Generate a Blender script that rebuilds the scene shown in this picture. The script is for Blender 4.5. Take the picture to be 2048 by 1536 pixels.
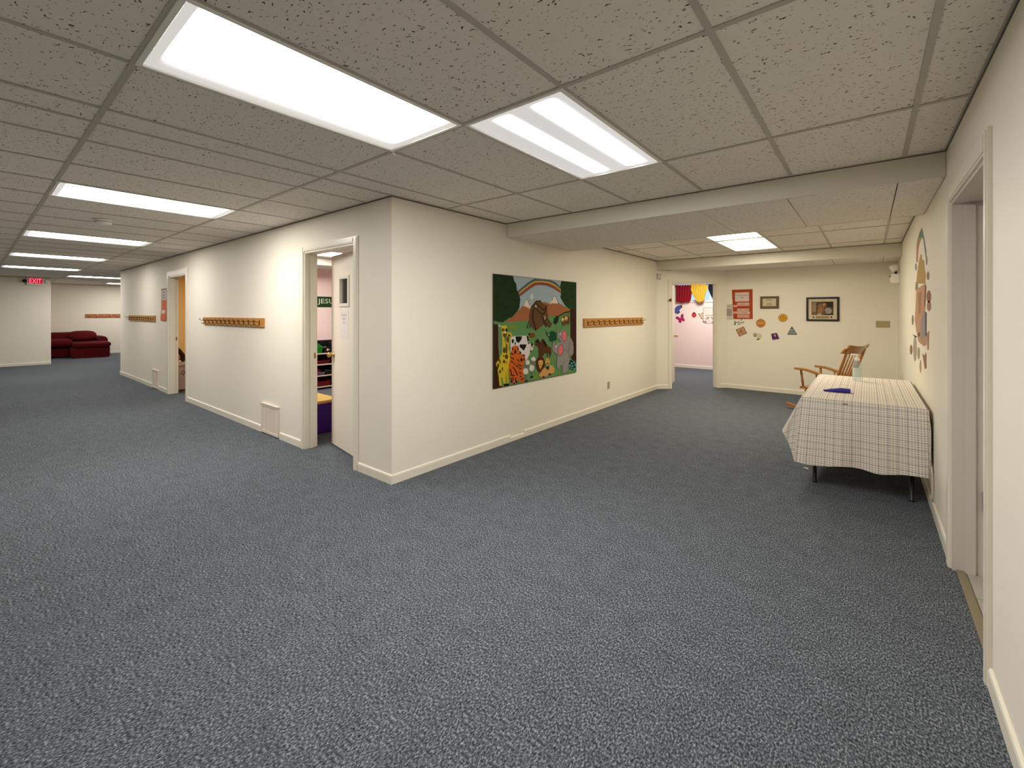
import bpy, bmesh, math, random
from mathutils import Vector, Matrix
random.seed(7)
for o in list(bpy.data.objects): bpy.data.objects.remove(o)
SC = bpy.context.scene
COL = SC.collection
PI = math.pi

# ---------------------------------------------------------------- camera, world, exposure
H = 2.424
cam = bpy.data.cameras.new('camera')
cam.sensor_width = 36.0
cam.lens = 879.0 / 2048.0 * 36.0
cam.shift_y = -142.0 / 2048.0
cam.clip_start = 0.02
camo = bpy.data.objects.new('camera', cam)
COL.objects.link(camo)
camo.location = (0, 0, 1.438)
camo.rotation_euler = (PI / 2, 0, math.radians(39.0))
SC.camera = camo
w = bpy.data.worlds.new('world'); SC.world = w; w.use_nodes = True
w.node_tree.nodes['Background'].inputs[0].default_value = (0.42, 0.62, 1.0, 1)
w.node_tree.nodes['Background'].inputs[1].default_value = 1.6
SC.view_settings.view_transform = 'Standard'
SC.view_settings.look = 'None'
SC.view_settings.exposure = 0.0
SC.view_settings.gamma = 1.0
SC.view_settings.use_curve_mapping = False
SC.cycles.max_bounces = 14
SC.cycles.diffuse_bounces = 8
SC.cycles.sample_clamp_indirect = 6.0

# ---------------------------------------------------------------- helpers
def lin(c):
    return tuple(((v / 255.0) / 12.92 if v <= 10.3 else ((v / 255.0 + 0.055) / 1.055) ** 2.4) for v in c[:3]) + (1.0,)

def nodes(name):
    m = bpy.data.materials.new(name); m.use_nodes = True
    nt = m.node_tree
    return m, nt, nt.nodes['Principled BSDF']

def mat(name, col, rough=0.6, metal=0.0, spec=0.3, noise=0.0, nscale=20.0, bump=0.0, bscale=150.0, stretch=None, trans=0.0, coat=0.0):
    m, nt, b = nodes(name)
    c = lin(col)
    b.inputs['Base Color'].default_value = c
    b.inputs['Roughness'].default_value = rough
    b.inputs['Metallic'].default_value = metal
    b.inputs['Specular IOR Level'].default_value = spec
    if trans: b.inputs['Transmission Weight'].default_value = trans
    if coat: b.inputs['Coat Weight'].default_value = coat; b.inputs['Coat Roughness'].default_value = 0.15
    if noise or bump:
        tc = nt.nodes.new('ShaderNodeTexCoord'); mp = nt.nodes.new('ShaderNodeMapping')
        nt.links.new(tc.outputs['Object'], mp.inputs['Vector'])
        if stretch: mp.inputs['Scale'].default_value = stretch
    if noise:
        n = nt.nodes.new('ShaderNodeTexNoise'); n.inputs['Scale'].default_value = nscale; n.inputs['Detail'].default_value = 5
        nt.links.new(mp.outputs['Vector'], n.inputs['Vector'])
        mx = nt.nodes.new('ShaderNodeMix'); mx.data_type = 'RGBA'
        mx.inputs['A'].default_value = tuple(v * (1 - noise) for v in c[:3]) + (1,)
        mx.inputs['B'].default_value = tuple(min(1, v * (1 + noise)) for v in c[:3]) + (1,)
        nt.links.new(n.outputs['Fac'], mx.inputs['Factor'])
        nt.links.new(mx.outputs['Result'], b.inputs['Base Color'])
    if bump:
        n2 = nt.nodes.new('ShaderNodeTexNoise'); n2.inputs['Scale'].default_value = bscale; n2.inputs['Detail'].default_value = 3
        nt.links.new(mp.outputs['Vector'], n2.inputs['Vector'])
        bp = nt.nodes.new('ShaderNodeBump'); bp.inputs['Strength'].default_value = bump; bp.inputs['Distance'].default_value = 0.004
        nt.links.new(n2.outputs['Fac'], bp.inputs['Height']); nt.links.new(bp.outputs['Normal'], b.inputs['Normal'])
    return m

def emit(name, col, s):
    m, nt, b = nodes(name)
    b.inputs['Base Color'].default_value = lin(col)
    b.inputs['Emission Color'].default_value = lin(col)
    b.inputs['Emission Strength'].default_value = s
    return m

class MB:
    def __init__(s): s.v = []; s.f = []; s.c = []; s.sm = []; s.uv = []
    def face(s, pts, col=None, sm=False, uv=None):
        i = len(s.v); s.v += [tuple(p) for p in pts]; s.f.append(tuple(range(i, i + len(pts)))); s.c.append(col); s.sm.append(sm); s.uv.append(uv)
    def box(s, x0, x1, y0, y1, z0, z1, b=0.0, col=None, M=None):
        if b > 0:
            bm = bmesh.new(); bmesh.ops.create_cube(bm, size=1)
            for v in bm.verts: v.co = Vector(((x0 + x1) / 2 + v.co.x * (x1 - x0), (y0 + y1) / 2 + v.co.y * (y1 - y0), (z0 + z1) / 2 + v.co.z * (z1 - z0)))
            seg = 1 if b < 0.012 else 4
            bmesh.ops.bevel(bm, geom=bm.edges[:] , offset=b, segments=seg, profile=0.5, affect='EDGES')
            s.addbm(bm, col, seg > 1, M)
            return s
        p = [(x0, y0, z0), (x1, y0, z0), (x1, y1, z0), (x0, y1, z0), (x0, y0, z1), (x1, y0, z1), (x1, y1, z1), (x0, y1, z1)]
        if M: p = [tuple(M @ Vector(q)) for q in p]
        i = len(s.v); s.v += p
        for q in ((0, 3, 2, 1), (4, 5, 6, 7), (0, 1, 5, 4), (1, 2, 6, 5), (2, 3, 7, 6), (3, 0, 4, 7)):
            s.f.append(tuple(i + k for k in q)); s.c.append(col); s.sm.append(False); s.uv.append(None)
        return s
    def addbm(s, bm, col=None, sm=False, M=None):
        bm.verts.ensure_lookup_table(); i = len(s.v)
        bm.verts.index_update()
        s.v += [tuple(M @ v.co) if M else tuple(v.co) for v in bm.verts]
        for f in bm.faces:
            s.f.append(tuple(i + v.index for v in f.verts)); s.c.append(col); s.sm.append(sm); s.uv.append(None)
        bm.free()
    def tube(s, pts, r, n=8, cap=True, col=None):
        pts = [Vector(p) for p in pts]; rs = r if isinstance(r, (list, tuple)) else [r] * len(pts)
        i0 = len(s.v); up = None
        for k, p in enumerate(pts):
            t = (pts[min(k + 1, len(pts) - 1)] - pts[max(k - 1, 0)]).normalized()
            if up is None: up = Vector((0, 0, 1)) if abs(t.z) < 0.9 else Vector((1, 0, 0))
            a = t.cross(up).normalized(); b = a.cross(t).normalized(); up = b
            for j in range(n):
                an = 2 * PI * j / n
                s.v.append(tuple(p + a * math.cos(an) * rs[k] + b * math.sin(an) * rs[k]))
        for k in range(len(pts) - 1):
            for j in range(n):
                a = i0 + k * n + j; b = i0 + k * n + (j + 1) % n
                s.f.append((a, b, b + n, a + n)); s.c.append(col); s.sm.append(True); s.uv.append(None)
        if cap:
            s.f.append(tuple(i0 + j for j in range(n))[::-1]); s.c.append(col); s.sm.append(False); s.uv.append(None)
            e = i0 + (len(pts) - 1) * n
            s.f.append(tuple(e + j for j in range(n))); s.c.append(col); s.sm.append(False); s.uv.append(None)
        return s
    def lathe(s, prof, n=20, at=(0, 0, 0), col=None):
        i0 = len(s.v)
        for r, z in prof:
            for j in range(n):
                a = 2 * PI * j / n; s.v.append((at[0] + r * math.cos(a), at[1] + r * math.sin(a), at[2] + z))
        for k in range(len(prof) - 1):
            for j in range(n):
                a = i0 + k * n + j; b = i0 + k * n + (j + 1) % n
                s.f.append((a, b, b + n, a + n)); s.c.append(col); s.sm.append(True); s.uv.append(None)
        return s
    def grid(s, fn, nu, nv, sm=True, uvf=None, col=None):
        i0 = len(s.v)
        for a in range(nu + 1):
            for b in range(nv + 1): s.v.append(tuple(fn(a / nu, b / nv)))
        for a in range(nu):
            for b in range(nv):
                q = (i0 + a * (nv + 1) + b, i0 + (a + 1) * (nv + 1) + b, i0 + (a + 1) * (nv + 1) + b + 1, i0 + a * (nv + 1) + b + 1)
                s.f.append(q); s.c.append(col); s.sm.append(sm)
                s.uv.append([uvf(a / nu, b / nv), uvf((a + 1) / nu, b / nv), uvf((a + 1) / nu, (b + 1) / nv), uvf(a / nu, (b + 1) / nv)] if uvf else None)
        return s
    def ell(s, c, rx, ry, rz, n=16, m=10, col=None, e=1.0, M=None):
        def sp(x): return math.copysign(abs(x) ** e, x)
        i0 = len(s.v)
        for k in range(m + 1):
            t = -PI / 2 + PI * k / m
            for j in range(n):
                a = 2 * PI * j / n
                p = Vector((rx * sp(math.cos(t)) * sp(math.cos(a)), ry * sp(math.cos(t)) * sp(math.sin(a)), rz * math.sin(t)))
                if M: p = M @ p
                s.v.append((c[0] + p.x, c[1] + p.y, c[2] + p.z))
        for k in range(m):
            for j in range(n):
                a = i0 + k * n + j; b = i0 + k * n + (j + 1) % n
                s.f.append((a, b, b + n, a + n)); s.c.append(col); s.sm.append(True); s.uv.append(None)
        return s
    def build(s, name, m, parent=None, local=False, loc=None):
        off = Vector((0, 0, 0))
        if parent is not None and not local: off = wloc(parent)
        if parent is None and loc is not None: off = Vector(loc)
        me = bpy.data.meshes.new(name)
        me.from_pydata([tuple(Vector(v) - off) for v in s.v], [], s.f)
        me.polygons.foreach_set('use_smooth', s.sm)
        if any(c is not None for c in s.c):
            at = me.color_attributes.new('col', 'FLOAT_COLOR', 'CORNER')
            for p, c in zip(me.polygons, s.c):
                cc = lin(c or (128, 128, 128))
                for li in p.loop_indices: at.data[li].color = cc
        if any(u is not None for u in s.uv):
            ul = me.uv_layers.new(name='uv')
            for p, u in zip(me.polygons, s.uv):
                if u:
                    for li, q in zip(p.loop_indices, u): ul.data[li].uv = q
        me.materials.append(m); me.update()
        o = bpy.data.objects.new(name, me); COL.objects.link(o)
        if parent is not None: o.parent = parent
        elif loc is not None: o.location = loc
        return o

def wloc(o):
    v = Vector((0, 0, 0))
    while o is not None: v += o.location; o = o.parent
    return v

def tag(o, label, cat, group=None):
    o['label'] = label; o['category'] = cat
    if group: o['group'] = group
    return o

def thing(name, label, cat, loc, rz=0.0, group=None):
    o = bpy.data.objects.new(name, None); COL.objects.link(o); o.empty_display_size = 0.1
    o.location = loc; o.rotation_euler = (0, 0, rz)
    return tag(o, label, cat, group)

def struct(o):
    o['kind'] = 'structure'; return o

def sroot(name, loc=(0, 0, 0)):
    o = bpy.data.objects.new(name, None); COL.objects.link(o); o.location = loc
    return struct(o)

def dup(root, loc, label=None, group=None):
    r = root.copy(); COL.objects.link(r); r.location = loc
    if label: r['label'] = label
    if group: r['group'] = group
    for ch in list(root.children):
        c = ch.copy(); COL.objects.link(c); c.parent = r
        for g in list(ch.children):
            d = g.copy(); COL.objects.link(d); d.parent = c
    return r

def inst(o, parent, off, name=None):
    c = o.copy(); COL.objects.link(c); c.parent = parent; c.location = off
    return c

# flat print: polygons stacked a few hundredths of a millimetre apart on a plane
class Frame:
    def __init__(s, o, a, b, n): s.o = Vector(o); s.a = Vector(a); s.b = Vector(b); s.n = Vector(n)
    def at(s, u, v, h=0.0): return s.o + s.a * u + s.b * v + s.n * h
def paint(mb, fr, polys, h0=0.0005, step=0.00004):
    h = h0
    for col, pts in polys:
        area = sum(p[0] * q[1] - q[0] * p[1] for p, q in zip(pts, pts[1:] + pts[:1]))
        P = [fr.at(p[0], p[1], h) for p in pts]
        if (fr.a.cross(fr.b).dot(fr.n) > 0) != (area > 0): P = P[::-1]
        mb.face(P, col); h += step
    return h
def slab(mb, fr, u0, u1, v0, v1, h0, h1, col=None):
    p = [fr.at(u, v, h) for h in (h0, h1) for u, v in ((u0, v0), (u1, v0), (u1, v1), (u0, v1))]
    i = len(mb.v); mb.v += [tuple(q) for q in p]
    flip = fr.a.cross(fr.b).dot(fr.n) < 0
    for q in ((0, 3, 2, 1), (4, 5, 6, 7), (0, 1, 5, 4), (1, 2, 6, 5), (2, 3, 7, 6), (3, 0, 4, 7)):
        if flip: q = q[::-1]
        mb.f.append(tuple(i + k for k in q)); mb.c.append(col); mb.sm.append(False); mb.uv.append(None)
def poly_slab(mb, fr, pts, h0, h1, col=None):
    area = sum(p[0] * q[1] - q[0] * p[1] for p, q in zip(pts, pts[1:] + pts[:1]))
    if (fr.a.cross(fr.b).dot(fr.n) > 0) != (area > 0): pts = pts[::-1]
    mb.face([fr.at(p[0], p[1], h1) for p in pts], col)
    for p, q in zip(pts, pts[1:] + pts[:1]):
        mb.face([fr.at(p[0], p[1], h0), fr.at(q[0], q[1], h0), fr.at(q[0], q[1], h1), fr.at(p[0], p[1], h1)], col)
def stroke(pts, wd):
    out = []
    L = []; R = []
    for k, p in enumerate(pts):
        a = pts[max(k - 1, 0)]; b = pts[min(k + 1, len(pts) - 1)]
        d = math.hypot(b[0] - a[0], b[1] - a[1]) or 1
        nx, ny = -(b[1] - a[1]) / d * wd / 2, (b[0] - a[0]) / d * wd / 2
        L.append((p[0] + nx, p[1] + ny)); R.append((p[0] - nx, p[1] - ny))
    for k in range(len(pts) - 1): out.append([L[k], L[k + 1], R[k + 1], R[k]])
    return out
def rect(u0, v0, u1, v1): return [(u0, v0), (u1, v0), (u1, v1), (u0, v1)]
def circ(u, v, r, n=20, ry=None): return [(u + r * math.cos(2 * PI * k / n), v + (ry or r) * math.sin(2 * PI * k / n)) for k in range(n)]
def text(mb, fr, body, u, v, width, height, h, col):
    cu = bpy.data.curves.new('lettering', 'FONT'); cu.body = body; cu.align_x = 'CENTER'; cu.size = 1.0; cu.resolution_u = 2
    ob = bpy.data.objects.new('lettering', cu); COL.objects.link(ob)
    dg = bpy.context.evaluated_depsgraph_get(); dg.update()
    me = bpy.data.meshes.new_from_object(ob.evaluated_get(dg))
    xs = [q.co.x for q in me.vertices]; ys = [q.co.y for q in me.vertices]
    if xs:
        x0, x1, y0, y1 = min(xs), max(xs), min(ys), max(ys)
        sx = width / (x1 - x0); sy = height / (y1 - y0)
        for p in me.polygons:
            q = [(u + (me.vertices[i].co.x - (x0 + x1) / 2) * sx, v + (me.vertices[i].co.y - (y0 + y1) / 2) * sy) for i in p.vertices]
            paint(mb, fr, [(col, q)], h)
    bpy.data.objects.remove(ob); bpy.data.curves.remove(cu); bpy.data.meshes.remove(me)

FA = Frame((0, 2.235, 0), (1, 0, 0), (0, 0, 1), (0, -1, 0))      # corridor wall: u = x, v = z
FB = Frame((-3.11, 0, 0), (0, 1, 0), (0, 0, 1), (1, 0, 0))       # mural wall: u = y
FF = Frame((0, 9.2, 0), (1, 0, 0), (0, 0, 1), (0, -1, 0))        # far wall: u = x
FR = Frame((0.37, 0, 0), (0, 1, 0), (0, 0, 1), (-1, 0, 0))       # right wall: u = y
q2 = math.sqrt(0.5)
FD = Frame((-3.11, 8.2, 0), (q2, q2, 0), (0, 0, 1), (q2, -q2, 0))  # diagonal wall: u runs along it

# ---------------------------------------------------------------- materials
def wall_mat(name, col):
    return mat(name, col, rough=0.55, spec=0.35, noise=0.03, nscale=1.3, bump=0.12, bscale=260)
M_wall = wall_mat('cream_wall_paint', (234, 228, 213))
M_pink = wall_mat('pink_wall_paint', (240, 218, 210))
M_orange = wall_mat('orange_wall_paint', (226, 188, 126))
M_trim = mat('white_gloss_trim', (232, 226, 210), rough=0.3, spec=0.5)
M_door = mat('cream_door_paint', (240, 230, 214), rough=0.4, spec=0.45, noise=0.02, nscale=4)
M_beam = mat('beam_paint', (214, 210, 196), rough=0.6, noise=0.03, nscale=2)
M_grid = mat('ceiling_grid_metal', (186, 180, 170), rough=0.5)
M_angle = mat('angle_shadow_tone', (96, 90, 80), rough=0.6)
M_dark = mat('black_plastic', (16, 15, 16), rough=0.45)
M_black = mat('black_steel', (12, 12, 13), rough=0.4, spec=0.5)
M_white = mat('white_plastic', (244, 241, 234), rough=0.35, spec=0.5)
M_vent = mat('white_enamel_vent', (226, 214, 202), rough=0.4, spec=0.45)
M_oak = mat('oak_wood', (176, 118, 48), rough=0.4, spec=0.45, noise=0.3, nscale=14, stretch=(2, 2, 22), coat=0.2)
M_oakx = mat('oak_board', (186, 128, 58), rough=0.42, spec=0.45, noise=0.3, nscale=9, stretch=(1.2, 1.2, 26), coat=0.2)
M_chair = mat('chair_wood', (158, 100, 38), rough=0.3, spec=0.5, noise=0.3, nscale=12, stretch=(3, 3, 14), coat=0.5)
M_brass = mat('brass', (150, 110, 40), rough=0.3, metal=0.9)
M_hook = mat('dark_brass_hook', (96, 66, 22), rough=0.4, metal=0.6)
M_knob = mat('polished_brass', (205, 170, 95), rough=0.25, metal=0.8)
M_olive = mat('olive_frame', (96, 78, 46), rough=0.5)
M_beige = mat('beige_plastic', (172, 158, 112), rough=0.45, spec=0.4)
M_sofa = mat('dark_red_upholstery', (84, 3, 9), rough=0.85, spec=0.2, noise=0.35, nscale=60, bump=0.3, bscale=300)
M_vinyl = mat('grey_vinyl_tile', (168, 164, 150), rough=0.35, spec=0.5, noise=0.1, nscale=8)
M_thresh = mat('olive_threshold', (128, 118, 92), rough=0.4, spec=0.5)

def col_mat(name, rough=0.55, spec=0.3):
    m, nt, b = nodes(name)
    a = nt.nodes.new('ShaderNodeVertexColor'); a.layer_name = 'col'
    nt.links.new(a.outputs['Color'], b.inputs['Base Color'])
    b.inputs['Roughness'].default_value = rough; b.inputs['Specular IOR Level'].default_value = spec
    return m
M_print = col_mat('printed_paper')
M_paint = col_mat('painted_board', 0.7, 0.1)
M_toy = col_mat('coloured_plastic', 0.35, 0.5)

def carpet():
    m, nt, b = nodes('blue_grey_loop_carpet')
    tc = nt.nodes.new('ShaderNodeTexCoord')
    mp = nt.nodes.new('ShaderNodeMapping'); mp.inputs['Scale'].default_value = (1.45, 0.85, 1.0)
    nt.links.new(tc.outputs['Object'], mp.inputs['Vector'])
    n1 = nt.nodes.new('ShaderNodeTexNoise'); n1.inputs['Scale'].default_value = 105; n1.inputs['Detail'].default_value = 4; n1.inputs['Roughness'].default_value = 0.65
    nt.links.new(mp.outputs['Vector'], n1.inputs['Vector'])
    r = nt.nodes.new('ShaderNodeValToRGB')
    e = r.color_ramp.elements
    e[0].position = 0.33; e[0].color = lin((26, 30, 34)); e[1].position = 0.70; e[1].color = lin((160, 164, 169))
    k = e.new(0.5); k.color = lin((79, 85, 92))
    nt.links.new(n1.outputs['Fac'], r.inputs['Fac'])
    n2 = nt.nodes.new('ShaderNodeTexNoise'); n2.inputs['Scale'].default_value = 9; n2.inputs['Detail'].default_value = 3
    nt.links.new(tc.outputs['Object'], n2.inputs['Vector'])
    mr = nt.nodes.new('ShaderNodeMapRange'); mr.inputs['From Min'].default_value = 0.3; mr.inputs['From Max'].default_value = 0.7; mr.inputs['To Min'].default_value = 0.88; mr.inputs['To Max'].default_value = 1.1
    nt.links.new(n2.outputs['Fac'], mr.inputs['Value'])
    mx = nt.nodes.new('ShaderNodeMix'); mx.data_type = 'RGBA'; mx.blend_type = 'MULTIPLY'; mx.inputs['Factor'].default_value = 1.0
    nt.links.new(r.outputs['Color'], mx.inputs['A']); nt.links.new(mr.outputs['Result'], mx.inputs['B'])
    nt.links.new(mx.outputs['Result'], b.inputs['Base Color'])
    b.inputs['Roughness'].default_value = 0.95; b.inputs['Specular IOR Level'].default_value = 0.1
    bp = nt.nodes.new('ShaderNodeBump'); bp.inputs['Strength'].default_value = 0.3; bp.inputs['Distance'].default_value = 0.002
    nt.links.new(n1.outputs['Fac'], bp.inputs['Height']); nt.links.new(bp.outputs['Normal'], b.inputs['Normal'])
    return m
M_carpet = carpet()

def tile_mat():
    m, nt, b = nodes('fissured_ceiling_tile')
    tc = nt.nodes.new('ShaderNodeTexCoord')
    oi = nt.nodes.new('ShaderNodeObjectInfo')
    ad = nt.nodes.new('ShaderNodeVectorMath'); ad.operation = 'ADD'
    sc = nt.nodes.new('ShaderNodeVectorMath'); sc.operation = 'SCALE'; sc.inputs['Scale'].default_value = 7.31
    nt.links.new(oi.outputs['Location'], sc.inputs[0]); nt.links.new(tc.outputs['Object'], ad.inputs[0]); nt.links.new(sc.outputs['Vector'], ad.inputs[1])
    mp = nt.nodes.new('ShaderNodeMapping'); mp.inputs['Scale'].default_value = (1.0, 1.5, 1.0)
    nt.links.new(ad.outputs['Vector'], mp.inputs['Vector'])
    n = nt.nodes.new('ShaderNodeTexNoise'); n.inputs['Scale'].default_value = 62; n.inputs['Detail'].default_value = 1.5; n.inputs['Distortion'].default_value = 0.6
    nt.links.new(mp.outputs['Vector'], n.inputs['Vector'])
    r = nt.nodes.new('ShaderNodeValToRGB'); e = r.color_ramp.elements
    e[0].position = 0.305; e[0].color = lin((92, 84, 74)); e[1].position = 0.345; e[1].color = lin((236, 230, 220))
    nt.links.new(n.outputs['Fac'], r.inputs['Fac'])
    nt.links.new(r.outputs['Color'], b.inputs['Base Color'])
    b.inputs['Roughness'].default_value = 0.9; b.inputs['Specular IOR Level'].default_value = 0.1
    bp = nt.nodes.new('ShaderNodeBump'); bp.inputs['Strength'].default_value = 0.4; bp.inputs['Distance'].default_value = 0.003
    nt.links.new(r.outputs['Color'], bp.inputs['Height']); nt.links.new(bp.outputs['Normal'], b.inputs['Normal'])
    return m
M_tile = tile_mat()

LAMP = 40.0
def lens_mat(name, col, strength, tubes):
    # prismatic lens lit by fluorescent tubes: brightest right under each tube
    m, nt, b = nodes(name)
    tc = nt.nodes.new('ShaderNodeTexCoord'); sx = nt.nodes.new('ShaderNodeSeparateXYZ')
    nt.links.new(tc.outputs['Object'], sx.inputs[0])
    def mth(op, a, bb=None):
        k = nt.nodes.new('ShaderNodeMath'); k.operation = op
        for i, q in enumerate((a, bb)):
            if q is None: continue
            if isinstance(q, (int, float)): k.inputs[i].default_value = q
            else: nt.links.new(q, k.inputs[i])
        return k.outputs[0]
    tot = None
    for t, wd in tubes:
        d = mth('DIVIDE', mth('SUBTRACT', sx.outputs['X'], t), wd)
        g = mth('POWER', 2.718, mth('MULTIPLY', mth('MULTIPLY', d, d), -1.0))
        tot = g if tot is None else mth('ADD', tot, g)
    ends = mth('MAXIMUM', 0.0, mth('SUBTRACT', 1.0, mth('POWER', mth('DIVIDE', mth('ABSOLUTE', sx.outputs['Y']), 0.555), 18.0)))
    s = mth('ADD', mth('MULTIPLY', mth('MULTIPLY', tot, ends), strength), 0.62)
    b.inputs['Base Color'].default_value = (0.06, 0.06, 0.06, 1); b.inputs['Roughness'].default_value = 0.35
    b.inputs['Emission Color'].default_value = lin(col)
    nt.links.new(s, b.inputs['Emission Strength'])
    return m
M_lensA = lens_mat('lens_wide', (255, 250, 243), LAMP * 0.88, [(-0.03, 0.085), (0.15, 0.09)])
M_lensB = lens_mat('lens_two_tube', (253, 249, 246), LAMP * 2.75, [(-0.10, 0.027), (0.155, 0.032)])
def corridor_lens(k, s): return lens_mat('lens_corridor_' + k, (255, 249, 242), LAMP * s, [(-0.1, 0.12), (0.12, 0.12)])
M_lens3 = corridor_lens('near', 1.02); M_lens4 = corridor_lens('second', 0.72); M_lens5 = corridor_lens('third', 0.50); M_lens6 = corridor_lens('fourth', 0.75); M_lensC = corridor_lens('end', 0.70)
M_lensD = lens_mat('lens_warm', (255, 243, 218), LAMP * 0.76, [(-0.1, 0.12), (0.12, 0.12)])
M_lensE = lens_mat('lens_far_dim', (255, 243, 220), LAMP * 0.5, [(-0.1, 0.12), (0.12, 0.12)])

def cloth_mat():
    m, nt, b = nodes('checked_tablecloth')
    uv = nt.nodes.new('ShaderNodeUVMap'); uv.uv_map = 'uv'
    nz = nt.nodes.new('ShaderNodeTexNoise'); nz.inputs['Scale'].default_value = 6
    nt.links.new(uv.outputs[0], nz.inputs['Vector'])
    sx = nt.nodes.new('ShaderNodeSeparateXYZ'); nt.links.new(uv.outputs[0], sx.inputs[0])
    def mth(op, a, bb=None):
        k = nt.nodes.new('ShaderNodeMath'); k.operation = op
        for i, q in enumerate((a, bb)):
            if q is None: continue
            if isinstance(q, (int, float)): k.inputs[i].default_value = q
            else: nt.links.new(q, k.inputs[i])
        return k.outputs[0]
    def lines(c, per, ph, wd):
        f = mth('FRACT', mth('ADD', mth('DIVIDE', c, per), ph))
        return mth('LESS_THAN', mth('ABSOLUTE', mth('SUBTRACT', f, 0.5)), wd / per / 2)
    acc = None
    for c in (sx.outputs['X'], sx.outputs['Y']):
        l = mth('MAXIMUM', mth('MULTIPLY', lines(c, 0.0172, 0.0, 0.0042), 0.75), mth('MULTIPLY', lines(c, 0.0545, 0.33, 0.0046), 0.9))
        acc = l if acc is None else mth('ADD', acc, l)
    fac = mth('MULTIPLY', acc, 0.5)
    mx = nt.nodes.new('ShaderNodeMix'); mx.data_type = 'RGBA'
    mx.inputs['A'].default_value = lin((238, 230, 216)); mx.inputs['B'].default_value = lin((98, 92, 97))
    nt.links.new(fac, mx.inputs['Factor']); nt.links.new(mx.outputs['Result'], b.inputs['Base Color'])
    b.inputs['Roughness'].default_value = 0.85; b.inputs['Specular IOR Level'].default_value = 0.15
    return m
M_cloth = cloth_mat()
M_lensP = lens_mat('lens_pink_room', (255, 249, 242), LAMP * 1.25, [(-0.1, 0.12), (0.12, 0.12)])
M_lensFill = lens_mat('lens_rear_fill', (255, 249, 242), LAMP * 0.8, [(-0.1, 0.12), (0.12, 0.12)])
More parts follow.
